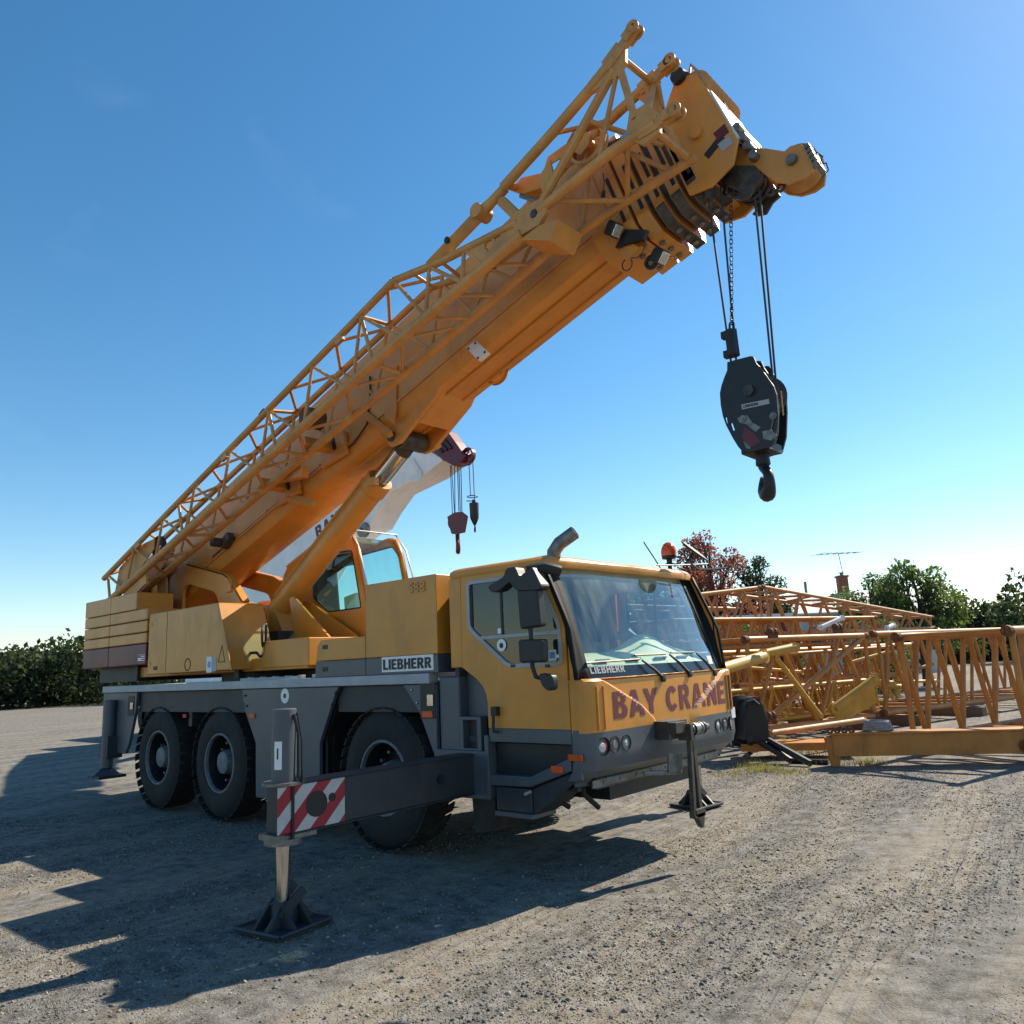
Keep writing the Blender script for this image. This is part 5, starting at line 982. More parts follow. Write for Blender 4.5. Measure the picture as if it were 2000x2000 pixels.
# base half with the forks
Cc = {'A': (B(1.08, Yn, 6.19), B(1.75, Yn, 6.245), B(2.55, Yn, 6.34)), 'B': (B(1.0, -.60, 6.34), B(1.75, -.60, 6.43), B(2.6, -.58, 6.44)), 'C': (B(1.35, Yn, 5.645), B(2.16, Yn, 5.58), B(2.62, Yn, 5.47)), 'D': (B(1.38, -.60, 5.62), B(2.0, -.60, 5.52), B(2.65, -.6, 5.40))}
for k, p in Cc.items(): MB().path(list(p), .05 if k != 'D' else .045, 12).build('chord', 'jib_yellow', jib)
def fork(c, d, h):
    d = d.normalized(); u = Vector((0, 1, 0)); w = u.cross(d); m = MB()
    m.obox(c-d*.10, d*.13, u*.028, w*h); m.obox(c-d*.26, d*.10, u*.035, w*(h*1.5))
    for y in (-.045, .045): m.lathe(c+u*(y-.012), u, [(0, .028), (0, .062), (.024, .062), (.024, .028)], 18, closed=True); m.obox(c-d*.05+u*y, d*.06, u*.012, w*.045)
    return m.build('fork', 'jib_yellow', jib, .006)
fork(B(2.80, Yn, 6.43), B(1, 0, .25)-B(0, 0, 0), .045); fork(B(2.83, -.58, 6.44), B(1, 0, 0)-B(0, 0, 0), .045); fork(B(2.80, Yn, 5.42), B(1, 0, -.25)-B(0, 0, 0), .045)
MB().build('corner_plate', 'jib_yellow', jib)
MB().prism([B(s, Yn-.02, n) for s, n in ((2.25, 6.36), (2.60, 6.42), (2.68, 6.36), (2.62, 6.22), (2.52, 6.16), (2.2, 6.26))], (0, .04, 0)).build('corner_plate', 'jib_yellow', jib)
MB().prism([B(s, Yn-.02, n) for s, n in ((2.38, 5.62), (2.46, 5.74), (2.62, 5.70), (2.68, 5.50), (2.62, 5.36), (2.45, 5.38), (2.40, 5.48))], (0, .04, 0)).build('corner_plate', 'jib_yellow', jib)
MB().prism([B(s, -.60, n) for s, n in ((2.40, 6.48), (2.66, 6.48), (2.66, 6.36), (2.6, 6.1), (2.52, 6.1))], (0, .04, 0)).build('corner_plate', 'jib_yellow', jib)
for a, b, r in ((B(2.5, Yn, 6.26), B(1.36, Yn, 5.68), .04), (B(2.55, Yn, 6.22), B(2.48, Yn, 5.66), .035), (B(2.50, Yn, 6.2), B(2.05, Yn, 5.60), .022), (B(2.55, -.6, 6.4), B(2.55, -.6, 5.45), .035), (B(2.6, Yn, 6.3), B(2.6, -.58, 6.42), .03), (B(2.58, Yn, 5.6), B(2.6, -.6, 6.35), .03),
                (B(2.1, Yn, 6.05), B(2.45, -.6, 5.75), .024), (B(2.56, Yn, 5.5), B(2.6, -.6, 5.42), .035), (B(1.75, Yn, 6.24), B(2.1, -.6, 6.43), .022), (B(1.42, -.6, 5.62), B(1.9, -.6, 6.42), .026), (B(1.9, -.6, 6.42), B(2.4, -.6, 5.48), .024), (B(1.50, Yn, 5.63), B(1.95, -.6, 5.53), .024), (B(1.95, -.6, 5.53), B(2.35, Yn, 5.55), .024), (B(1.12, -.6, 6.34), B(1.12, Yn, 6.2), .04)):
    lace(a, b, r)
# erecting sheave and gear in the jib base
sc2 = B(1.93, -.90, 6.08); shv = MB().lathe(sc2, (0, 1, 0), [(-.05, .17), (-.04, .20), (-.012, .18), (.012, .18), (.04, .20), (.05, .17)], 32).lathe(sc2, (0, 1, 0), [(-.02, .04), (-.02, .06), (.02, .06), (.02, .04)], 14, closed=True)
for k in range(5):
    t = 2*math.pi*k/5+.3; shv.tube(sc2+B(.05*math.cos(t), 0, .05*math.sin(t))-B(0, 0, 0), sc2+B(.18*math.cos(t), 0, .18*math.sin(t))-B(0, 0, 0), .018, seg=6)
shv.build('jib_sheave', 'jib_yellow', jib)
for y in (-.98, -.82): MB().prism([B(s, y, n) for s, n in ((1.48, 6.18), (1.55, 6.25), (1.98, 6.16), (2.02, 6.08), (1.96, 6.0), (1.85, 5.98), (1.8, 6.08))], (0, .015, 0)).build('sheave_cheek', 'jib_yellow', jib)
MB().path([B(1.75, -.9, 6.28), B(1.9, -.9, 6.36), B(1.92, -.9, 6.28), B(1.98, -.9, 6.33), B(2.0, -.9, 6.26)], .012, 5).build('rope_guard', 'lattice_orange', jib)
MB().prism([B(s, -1.0, n) for s, n in ((1.08, 6.26), (1.22, 6.28), (1.52, 6.08), (1.40, 5.98), (1.15, 6.12))], (0, .12, 0)).prism([B(s, -1.12, n) for s, n in ((1.45, 6.0), (1.62, 6.06), (1.58, 5.78), (1.42, 5.78))], (0, .03, 0)).build('jib_gusset', 'boom_yellow', jib, .006)
MB().path([B(1.2, -1.1, 6.0), B(1.36, -1.1, 5.78)], .024, 6).build('locking_lever', 'steel', jib)
MB().path([onY(R4(u, v), -.75) for u, v in ((1595, 760), (1610, 860), (1600, 990))], .005, 5).path([onY(R4(u, v), -.75) for u, v in ((1605, 985), (1585, 1110))], .018, 8).build('hanging_plug', 'black', jib)
MB().prism([onY(R5(u, v), -.80) for u, v in ((200, 1620), (560, 1440), (600, 1380), (650, 1420), (640, 1480), (260, 1700))], (0, .1, 0)).build('jib_ram', 'black', jib, .01)
MB().obox(B(2.2, -1.02, 5.70), B(.20, 0, .015)-B(0, 0, 0), (0, .03, 0), B(0, 0, .018)-B(0, 0, 0)).build('jib_ram_rod', 'chrome', jib)
for s in (-7.0, -4.3, -1.6):
    MB().obox(B(s, Yn-.03, n1(s)-.06), B(.07, 0, 0)-B(0, 0, 0), (0, .02, 0), B(0, 0, .03)-B(0, 0, 0)).build('jib_lug', 'jib_yellow', jib)
MB().path([B(-3.35, Yn, n1(-3.3)+.02)+Vector((0, 0, 0)), B(-3.42, Yn, n1(-3.4)+.08), B(-3.30, Yn, n1(-3.3)+.09), B(-3.25, Yn, n1(-3.3)+.02)], .010, 5).build('lifting_eye', 'black', jib)
# tip sheave and guards at the stowed end of the jib
MB().lathe(B(-6.85, -.93, 6.12), (0, 1, 0), [(-.05, .15), (-.03, .17), (-.01, .14), (.01, .14), (.03, .17), (.05, .15)], 24).build('jib_sheave', 'greasy', jib)
for y in (Yn+.06, Yf-.06): MB().prism([B(s, y, n) for s, n in ((-7.9, 6.22), (-7.2, 6.28), (-6.65, 6.15), (-6.7, 6.0), (-7.5, 5.84), (-8.2, 5.82))], (0, .015, 0)).build('tip_plate', 'jib_yellow', jib)
MB().prism([B(s, Yn+.02, n) for s, n in ((-7.75, 5.72), (-6.95, 5.70), (-6.98, 5.55), (-7.1, 5.56), (-7.85, 5.50))], (0, .03, 0)).build('tip_guard', 'jib_yellow', jib)

# ---- ropes
YH = -.22
def Yp(u, v, y): return onY(Rh2(u, v), y+YH)
hr = MB()
top = [(Yp(490, 940, -.05), -.05), (Yp(630, 790, .0), 0), (Yp(1020, 930, -.05), -.05), (Yp(1075, 830, .05), .05)]
K2 = lambda u, v, y: onY((1380+u*180/1087, 680+v*180/1087), y+YH)
bot = [K2(325, 390, -.03), K2(355, 230, .0), K2(775, 320, -.03), K2(812, 380, .03)]
for (p, _), q in zip(top, bot): hr.tube(p, q-Vector((0, 0, .1)), .0095, seg=8)
hr.path([B(2.97, -.08, 6.34), onY(Rd(1050, 620), -.02), onY(Rd(1250, 960), -.02), onY(Rd(1290, 1010), .0)], .0095, 8)
hr.path([B(2.80, -.1, 6.47), B(-1, -.05, 6.75), B(-8.2, 0, 6.85), B(-8.6, 0, 6.4)], .0095, 8)
hr.build('hoist_rope', 'rope', crane)
MB().path([Yp(480, 640, -.05), Yp(465, 720, -.05), Yp(490, 940, -.05)], [.05, .055, .045], 8).build('wedge_socket', 'greasy', crane)
c0, c1 = Yp(745, 870, -.1), onY((1300+357*.36232, 300+945*.36232), YH-.1)
ch = MB(); nl = 32
def link(mb, c, ax_, flat, l, w, r):
    ax_ = ax_.normalized(); pts = []
    for t in np.linspace(0, 2*math.pi, 13)[:-1]:
        pts.append(c+ax_*((l if math.sin(t) > 0 else -l)*1.0+math.sin(t)*w)*1.0+flat*math.cos(t)*w if False else c+ax_*(math.copysign(l, math.sin(t))*(abs(math.sin(t))**.5))+flat*math.copysign(w, math.cos(t))*(abs(math.cos(t))**.5))
    mb.path(pts, r, 5, closed=True)
dv = c1-c0; f1 = Vector((.75, .66, 0)); f2 = Vector((-.66, .75, 0))
for k in range(nl): link(ch, c0+dv*((k+.5)/nl), dv, f1 if k % 2 else (f1*.8+f2*.6), dv.length/nl*.62, .013, .0035)
link(ch, c0+Vector((0, 0, .02)), Vector((0, 0, 1)), f1, .06, .028, .007); link(ch, c1-Vector((0, 0, .0)), dv, f1, .06, .022, .007)
ch.build('limit_switch_chain', 'black', crane)
a, b_ = onY((1300+350*.36232, 300+955*.36232), YH-.1), onY((1300+368*.36232, 300+1090*.36232), YH-.1)
MB().path([a, b_], .055, 8).obox(a.lerp(b_, .12)+Vector((-.05, 0, 0)), (.03, 0, 0), (0, .03, 0), (0, 0, .03)).obox(a.lerp(b_, .88)+Vector((-.05, 0, 0)), (.03, 0, 0), (0, .03, 0), (0, 0, .03)).build('limit_switch_weight', 'black', crane)

# ================================================================== HOOK BLOCK (hangs from the crane)
def kp(u, v, y=0.): return K2(u, v, y)
hc = kp(610, 560)
block = thing('hook_block', (hc.x, YH, 2.85), 'black hook block with scuffed cheek plates and large hook, hung from the yellow boom', 'hook block')
out = [(350, 225), (420, 205), (620, 155), (655, 160), (690, 240), (730, 280), (810, 385), (890, 500), (925, 600), (945, 840), (940, 960), (900, 1130), (870, 1195), (720, 1240), (590, 1262), (520, 1250), (480, 1205), (420, 1110), (340, 960), (300, 850), (275, 720), (265, 580), (285, 490), (320, 390), (350, 320)]
o2 = [kp(*p) for p in out]
core = [kp(*p) for p in [(350, 225), (420, 205), (620, 155), (655, 160), (690, 240), (800, 400), (850, 500), (860, 700), (850, 1000), (800, 1190), (590, 1262), (480, 1205), (400, 1020), (340, 800), (320, 600), (330, 400)]]
slotL = [kp(*p) for p in ((385, 930), (410, 925), (440, 1010), (415, 1025))]; slotR = [kp(*p) for p in ((885, 860), (915, 830), (895, 940), (885, 1015), (855, 1025))]; slotL2 = [kp(*p) for p in ((320, 865), (345, 850), (358, 960), (335, 920))]
for y, nm in ((-.17, 0), (.15, 1), (-.02, 1)):
    mb = MB().holed([Vector((p.x, y+YH, p.z)) for p in o2], [[Vector((p.x, y+YH, p.z)) for p in s_] for s_ in (slotL, slotR, slotL2)], (0, .022, 0)) if y < -.1 else MB().holed([Vector((p.x, y+YH, p.z)) for p in core], [[Vector((p.x, y+YH, p.z)) for p in slotL]], (0, .022, 0))
    mb.build('cheek_plate', 'block_black' if 'block_black' in MATS else 'black', block)
for y in (-.11, -.05, .05, .11): MB().lathe((hc.x, y+YH, hc.z), (0, 1, 0), [(-.028, .17), (-.024, .195), (-.008, .175), (.008, .175), (.024, .195), (.028, .17)], 28).build('sheave', 'greasy', block)
MB().lathe((hc.x, YH-.20, hc.z), (0, 1, 0), [(0, .001), (0, .045), (.4, .045), (.4, .001)], 18).build('axle', 'greasy', block)
for (u, v) in ((430, 835), (790, 800)):
    c = kp(u, v, -.17); MB().lathe((c.x, YH-.17, c.z), (0, -1, 0), [(0, .03), (.012, .03), (.012, .014), (.02, .014), (.02, .001)], 14).build('tie_bolt', 'steel', block)
pts = [kp(u, v, -.172) for u, v in ((412, 665), (735, 600), (745, 655), (420, 725))]
pl = MB().prism(pts, (0, -.003, 0)).build('maker_plate', 'light_grey', block)
xd = (pts[1]-pts[0]); lettering('lettering', 'LIEBHERR', pts[3]+xd*.06+Vector((0, -.004, .012)), xd, Vector((0, 0, 1)), xd.length*.55, .022, 'black', pl, depth=.001, fat=.01)
for pp, mt in (([(440, 930), (560, 1000), (640, 1110), (520, 1170), (420, 1060)], 'maroon'), ([(660, 980), (760, 960), (840, 1030), (760, 1090), (670, 1070)], 'steel'), ([(430, 1090), (510, 1150), (520, 1190), (470, 1180)], 'steel'), ([(360, 820), (480, 790), (540, 880), (640, 930), (580, 990), (470, 900), (390, 880)], 'steel')):
    MB().prism([kp(u, v, -.1705) for u, v in pp], (0, -.0015, 0)).build('worn_paint', mt, block)
MB().prism([kp(u, v, -.172) for u, v in ((870, 500), (885, 505), (915, 790), (900, 800))], (0, -.004, 0)).build('worn_edge', 'lattice_tan', block)
nk = kp(655, 1250); MB().lathe((nk.x, YH, nk.z), (0, 0, -1), [(-.03, .09), (0, .09), (.005, .055), (.09, .06), (.1, .05), (.1, .001)], 20).box(nk.x-.12, nk.x+.12, YH-.13, YH+.13, nk.z-.0, nk.z+.07).build('hook_nut', 'black', block)
hk = []; cx, cz = nk.x+.01, nk.z-.245
dirh = Vector((.62, -.78, 0)).normalized()
for t in np.linspace(R_(118), R_(118+282), 18): hk.append((Vector((cx, YH, cz))+dirh*(-.088*math.cos(t))*1.0+Vector((0, 0, .098*math.sin(t))), t))
pth = [Vector((nk.x, YH, nk.z-.05)), Vector((nk.x, YH, nk.z-.11))]+[p for p, _ in hk]
rad = [.042, .044]+[.04+.022*math.exp(-((k-10)/5.)**2)-(.022*max(0, (k-13)/5)) for k in range(18)]
MB().path(pth, rad, 12).build('hook', 'black', block)
MB().path([Vector((cx, YH, cz+.13))+dirh*-.02, Vector((cx, YH, cz+.05))+dirh*.05], .01, 6).build('safety_latch', 'steel', block)

# ================================================================== THE YARD BEHIND
def at(px, py, d):                       # point on a pixel's line of sight at ground distance d
    r = ray(px, py); return CO+r*(d/math.hypot(r.x, r.y))
UD = Vector((.272, .962, 0)).normalized(); VD = Vector((-UD.y, UD.x, 0))
def tfor(P0, d, px):
    lo, hi = -6., 14.
    for _ in range(50):
        mid_ = (lo+hi)/2
        if pix(P0+d*mid_)[0] < px: lo = mid_
        else: hi = mid_
    return lo
def lattice(name, O, L_, W_, H0, H1, rc, rl, nb, material, label, group=None, xface=False, W1=None, lift=0., u=None, v=None):
    u = u or UD; v = v or VD; W1 = W1 or W_
    root = thing(name, (O.x, O.y, 0), label, 'boom section', group)
    def pt(t, side, top):                # t 0..1
        h = H0+(H1-H0)*t; w = W_+(W1-W_)*t; c = W_/2
        return O+u*(L_*t)+v*(c+(side-.5)*w)+Vector((0, 0, (lift*t)+(h if top else 0)))
    for sd_ in (0, 1):
        for tp in (0, 1):
            a, b = pt(0, sd_, tp), pt(1, sd_, tp)
            c = MB().tube(a, b, rc, seg=12).build('chord', material, root)
            for e, s in ((a, -1), (b, 1)): MB().lathe(e-u*(.0 if s < 0 else .1), u, [(0, .001), (0, rc*1.25), (.1, rc*1.25), (.1, .001)], 12, False).build('end_fitting', 'rust', c)
    def bar(a, b, r=rl): MB().tube(a, b, r, seg=8, caps=False).build('lacing_bar', material, root)
    for f in range(4):
        g = [lambda t: pt(t, 0, 0), lambda t: pt(t, 0, 1), lambda t: pt(t, 1, 1), lambda t: pt(t, 1, 0)]
        A, Bq = g[f], g[(f+1) % 4]
        for k in range(nb):
            t0, t1, tm = k/nb, (k+1)/nb, (k+.5)/nb
            bar(A(t0+.01), Bq(tm)); bar(Bq(tm), A(t1-.01))
            if xface and f == 0 and k == 0: bar(A(t0+.02), Bq(.98), rl*1.25)
        bar(A(.02), Bq(.02)); bar(A(.98), Bq(.98))
    return root
Q0 = Vector((-2.91, 8.64, .28)); TOPZ = Vector((0, 0, 1.68))
ta, tb, tc_ = tfor(Q0+TOPZ, UD, 1452), tfor(Q0+TOPZ, UD, 1692), tfor(Q0+TOPZ, UD, 1702)
G1 = 'lattice boom sections piled in the yard'
lattice('lattice_boom_section', Q0+UD*ta, tb-ta, 1.75, 1.68, 1.68, .062, .045, 2, 'lattice_orange', 'short heavy orange lattice boom insert with crossed braces, beside the black dolly', G1, xface=True)
lattice('lattice_boom_section', Q0+UD*(tc_+.02)+Vector((0, 0, .03)), 9.5, 1.75, 1.68, 1.68, .062, .04, 8, 'lattice_orange', 'long orange lattice boom insert butted end to end with the short one', G1)
Q2 = Q0+VD*2.35
lattice('lattice_boom_section', Q2+UD*(ta-1.2)+Vector((0, 0, -.06)), 4.6, 1.9, 1.5, 1.5, .075, .05, 4, 'lattice_yellow', 'bright yellow lattice boom section lying behind the crossed-brace orange insert', G1)
lattice('lattice_boom_section', Q2+UD*(ta+3.6)+Vector((0, 0, -.06)), 6, 1.9, 1.5, 1.5, .07, .045, 5, 'lattice_yellow', 'yellow lattice boom section behind the long orange insert', G1)
Q3 = Q0+VD*3.4+Vector((0, 0, 1.9))
t3 = tfor(Q3, UD, 1345)
lattice('lattice_boom_tip', Q3+UD*t3, 2.75, 1.5, .95, 1.2, .05, .034, 2, 'lattice_tan', 'tan lattice piece widening to the peak of the stacked tapered boom', G1)
lattice('lattice_boom_tip', Q3+UD*(t3+2.8), 8.6, 1.5, 1.22, .34, .048, .032, 8, 'lattice_tan', 'long tan tapered lattice boom tip stacked on top of the pile', G1, W1=.7, lift=.05)
lattice('lattice_boom_section', Q0+VD*4.7+UD*(ta-2.6)+Vector((0, 0, -.1)), 9.5, 1.6, 1.9, 1.9, .055, .036, 9, 'lattice_tan', 'tan lattice boom section at the bottom of the pile under the tapered tip', G1)
lattice('lattice_boom_section', Q0+VD*6.6+UD*(ta-3.5)+Vector((0, 0, 1.7)), 11, 1.4, 1.35, 1.1, .05, .034, 10, 'lattice_tan', 'tan lattice boom section at the back of the pile below the red tree', G1)
QR = Vector((1.35, 6.9, .25))
lattice('lattice_boom_section', QR, 7.5, 1.7, 1.6, 1.6, .065, .046, 7, 'lattice_orange', 'orange lattice boom section lying nearer than the long insert, past the low beam', G1)
lattice('lattice_jib_section', Q0+VD*.45+UD*(ta-.4)+Vector((0, 0, .10)), 5.2, .7, .62, .62, .035, .022, 8, 'lattice_yellow', 'small yellow jib lattice tucked low inside the crossed-brace insert', G1)
lattice('lattice_jib_section', Q0+VD*.6+UD*(ta+.3)+Vector((0, 0, .80)), 5.6, .7, .55, .62, .035, .022, 8, 'lattice_orange', 'small orange jib lattice resting above the small yellow one', G1)
lattice('lattice_jib_section', Q2+VD*.5+UD*(ta-1.6)+Vector((0, 0, .2)), 6.5, .9, .9, .75, .04, .026, 8, 'lattice_tan', 'mid-sized tan jib lattice lying inside the bright yellow section', G1)
for k_, (dv_, du_, z_, mt_, lb_) in enumerate(((1.3, -.6, 1.55, 'lattice_orange', 'slim orange jib lattice lying across the yellow section tops'), (2.9, -1.5, 1.6, 'lattice_tan', 'slim tan jib lattice under the tapered tip'), (4.1, .5, .3, 'lattice_orange', 'slim orange jib lattice low between the tan and yellow sections'), (5.6, -1, .4, 'lattice_yellow', 'slim yellow jib lattice at the back foot of the pile'))):
    lattice('lattice_jib_section', Q0+VD*dv_+UD*(ta+du_)+Vector((0, 0, z_)), 7.0, .8, .6, .6, .04, .026, 10, mt_, lb_, G1)
# blocking and struts
for k, (t, w) in enumerate(((ta+.2, 0), (tb-.3, 0), (tb+1.2, 0), (tb+3.8, 0), (ta+.1, 2.4), (ta+2.6, 2.4), (tb+3, 2.4))):
    c = Q0+UD*t+VD*(w+.85); o = MB().obox((c.x, c.y, .10), VD*1.15, UD*.1, (0, 0, .11)).build('timber_block', 'timber', bevel=.01, off=Vector((c.x, c.y, 0)))
    tag(o, 'weathered timber blocking under the lattice boom sections', 'timber', 'timber blocks under the boom sections')
def strut(p, q, r, material, label, name='steel_strut', box=False, cat='strut'):
    root = thing(name, (p.x, p.y, 0), label, cat)
    MB().tube(p, q, r, seg=12).build('tube', material, root)
    d = (q-p).normalized(); sdv = d.cross(Vector((0, 0, 1))).normalized(); upv = sdv.cross(d)
    for e in (p, q):
        for s in (-1, 1): MB().lathe(e+sdv*(s*r*.5-.01), sdv, [(0, r*.4), (0, r*1.15), (.02, r*1.15), (.02, r*.4)], 14, closed=True).build('eye_plate', material, root)
    return root
strut(onZ(Rr(575, 1835), .42)+Vector((0, 0, 0)), onZ(Rr(1590, 1690), .42), .05, 'lattice_tan', 'pale orange pendant bar lying along the foot of the orange insert')
P1 = at(*Rr(1270, 1570), 16.4); P2 = at(*Rr(1690, 1265), 16.9)
r0 = strut(P1, P2, .09, 'lattice_yellow', 'pale sunlit yellow strut sloping up inside the pile')
MB().prism([P1+Vector((0, 0, -.05)), P2+Vector((0, 0, -.05)), P2+Vector((0, .05, -.42)), P1+Vector((0, .05, -.3))], VD*.05).build('web_plate', 'lattice_yellow', r0)
strut(at(*Rr(20, 1155), 13.9), at(*Rr(500, 1010), 15.2), .105, 'lattice_yellow', 'fat yellow tube reaching from behind the cab into the pile')
strut(at(*Rr(640, 1020), 15.8), at(*Rr(1110, 1640), 16.6), .05, 'lattice_yellow', 'thin bright yellow strut leaning down through the orange insert')
strut(at(*Rr(500, 980), 15.6), at(*Rr(835, 910), 16.1), .085, 'lattice_yellow', 'short yellow tube bridging to the end of the yellow section')
strut(at(*Rr(1115, 695), 16.2), at(*Rr(1350, 590), 16.6), .045, 'white', 'white pipe propped on top of the orange insert', cat='pipe', name='steel_pipe')
strut(at(*Rr(1840, 700), 17.2), at(*Rr(1905, 668), 17.4), .045, 'white', 'short white pipe lying on top of the long orange insert', cat='pipe', name='steel_pipe')
rnd = random.Random(5)
for k in range(46):
    c = Q0+UD*(ta-1.5+rnd.random()*9)+VD*(.3+rnd.random()*5.5); a = rnd.uniform(-.5, .5); L_ = rnd.uniform(.8, 2.2); z = rnd.uniform(.2, 1.5)
    d = (UD*math.cos(a)+VD*math.sin(a)+Vector((0, 0, rnd.uniform(-.2, .3))))
    strut(Vector((c.x, c.y, z)), Vector((c.x, c.y, z))+d*L_, rnd.uniform(.03, .07), rnd.choice(['lattice_yellow', 'lattice_orange', 'lattice_tan', 'lattice_yellow']), 'loose painted steel strut jumbled in the boom pile')['group'] = 'loose struts in the boom pile'
for (u_, v_, d_) in ((600, 740, 15.2), (1300, 690, 15.9), (580, 1640, 15.4)):
    c = at(*Rr(u_, v_), d_); root = thing('rigging_shackle', (c.x, c.y, c.z-.15), 'rusty rigging clamp on the boom pile', 'clamp', 'rusty clamps on the boom pile')
    MB().lathe(c, UD, [(-.08, .001), (-.08, .07), (-.03, .07), (-.03, .045), (.03, .045), (.03, .07), (.08, .07), (.08, .001)], 12, False).build('roller', 'rust', root); MB().obox(c-Vector((0, 0, .07)), UD*.10, VD*.04, (0, 0, .045)).build('cradle', 'rust', root)
# low orange spreader beam in front of the pile
bo = onZ(Rq(1270, 915), 0); ue = (onZ(Rq(1932, 905), 0)-bo); ue.z = 0; ue = ue.normalized(); ve = Vector((-ue.y, ue.x, 0))
beam = thing('spreader_beam', bo, 'low rust-orange box beam on stub legs holding a grey coil', 'beam')
MB().obox(bo+ue*1.75+Vector((0, 0, .30)), ue*1.75, ve*.13, (0, 0, .155)).build('box_girder', 'lattice_orange', beam, .008)
MB().obox(bo+ue*1.75+Vector((0, 0, .47)), ue*1.78, ve*.17, (0, 0, .012)).build('top_flange', 'lattice_orange', beam)
for t in (0, 3.4): MB().prism([bo+ue*(t-.1)-ve*.1+Vector((0, 0, .42)), bo+ue*(t+.12)-ve*.1+Vector((0, 0, .42)), bo+ue*(t+.07)-ve*.1, bo+ue*(t-.04)-ve*.1], ve*.2).build('stub_leg', 'lattice_orange', beam, .006)
for k in range(4): MB().lathe(bo+ue*(-.02+.1*k)-ve*.12+Vector((0, 0, .52)), ve, [(0, .02), (0, .05), (.03, .05), (.03, .02)], 12, closed=True).build('lug', 'rust', beam)
MB().obox(bo+ue*.0+ve*.6+Vector((-.6, .3, .19)), ue*.9, ve*.3, (0, 0, .06)).build('cross_plate', 'lattice_orange', beam)
cc = onZ(Rq(1740, 530), .49); coil = thing('sling_coil', (cc.x, cc.y, .485), 'grey webbing sling coiled on the low orange beam', 'sling')
for k in range(4): MB().path([Vector((cc.x, cc.y, .51+.035*k))+ue*((.20-.012*k)*math.cos(t))+ve*((.15+.01*k)*math.sin(t)) for t in np.linspace(0, 2*math.pi, 25)[:-1]], .022, 6, closed=True).build('turn', 'grey_sling', coil)
# black dolly beside the cab
dq = onZ(Rq(370, 770), 0); dol = thing('folded_dolly', dq, 'black folded steel dolly with a tyre and drag legs beside the crane cab', 'dolly')
Cd = lambda u_, v_, d_=13.6: at(*Rq(u_, v_), d_)
MB().prism([Cd(330, 270), Cd(440, 180), Cd(500, 260), Cd(560, 480), Cd(570, 640), Cd(480, 680), Cd(300, 640)], Vector((-.35, .25, 0))).build('flap_plate', 'black', dol, .02)
MB().lathe(Cd(270, 430, 14.0), Vector((.5, -.8, 0)), [(-.12, .2), (-.12, .36), (-.06, .42), (.06, .42), (.12, .36), (.12, .2)], 28).build('tyre', 'rubber', dol)
MB().prism([Cd(200, 175, 14), Cd(470, 170, 14), Cd(470, 215, 14), Cd(200, 220, 14)], Vector((-.4, .3, 0))).build('top_frame', 'maroon', dol)
MB().path([Cd(310, 300, 13.4), Cd(340, 230, 13.4), Cd(400, 215, 13.4), Cd(450, 260, 13.4)], .03, 8).build('hose', 'rubber', dol)
MB().path([Cd(360, 620, 13.5), onZ(Rq(365, 760), .02)], .06, 8).build('stand_leg', 'black', dol)
for (a, b) in (((470, 660), (800, 860)), ((560, 640), (1010, 890))): MB().path([Cd(*a), onZ(Rq(*b), .05)], .05, 6).build('drag_leg', 'black', dol)
MB().path([onZ(Rq(800, 860), .04), onZ(Rq(1200, 880), .03)], .045, 6).build('drag_leg', 'black', dol)

# maroon truck seen past the cab
tq = at(1400, 1262, 30); tR = Vector((CR.x, CR.y, 0)).normalized(); tF = Vector((CF.x, CF.y, 0)).normalized()
tq.z = 0; trk = thing('dump_truck', tq, 'maroon truck with white-capped body parked behind the boom pile', 'truck')
MB().obox(tq+Vector((0, 0, 2.0)), tR*2.5, tF*1.2, (0, 0, .9)).build('truck_body', 'maroon', trk, .03)
MB().obox(tq+Vector((0, 0, 2.97)), tR*2.52, tF*1.22, (0, 0, .06)).build('body_cap', 'white', trk)
for k in range(5): MB().obox(tq+tR*(-2.0+k)-tF*1.22+Vector((0, 0, 2.0)), tR*.06, tF*.03, (0, 0, .88)).build('body_rib', 'maroon', trk)
MB().obox(tq+tR*-3.5+Vector((0, 0, 1.7)), tR*.9, tF*1.15, (0, 0, 1.1)).build('truck_cab', 'maroon', trk, .1)
MB().obox(tq+tR*-3.55-tF*1.16+Vector((0, 0, 2.25)), tR*.5, tF*.01, (0, 0, .35)).build('cab_window', 'black_gloss', trk)
for t in (-3.5, .9, 2.0):
    for s in (-1, 1): MB().lathe(tq+tR*t+tF*(s*1.0)+Vector((0, 0, .5)), tF, [(-.14, .2), (-.14, .46), (-.1, .5), (.1, .5), (.14, .46), (.14, .2)], 24).build('wheel', 'rubber', trk)
MB().obox(tq+tR*-.5+Vector((0, 0, .85)), tR*3.6, tF*.5, (0, 0, .15)).build('truck_frame', 'black', trk)

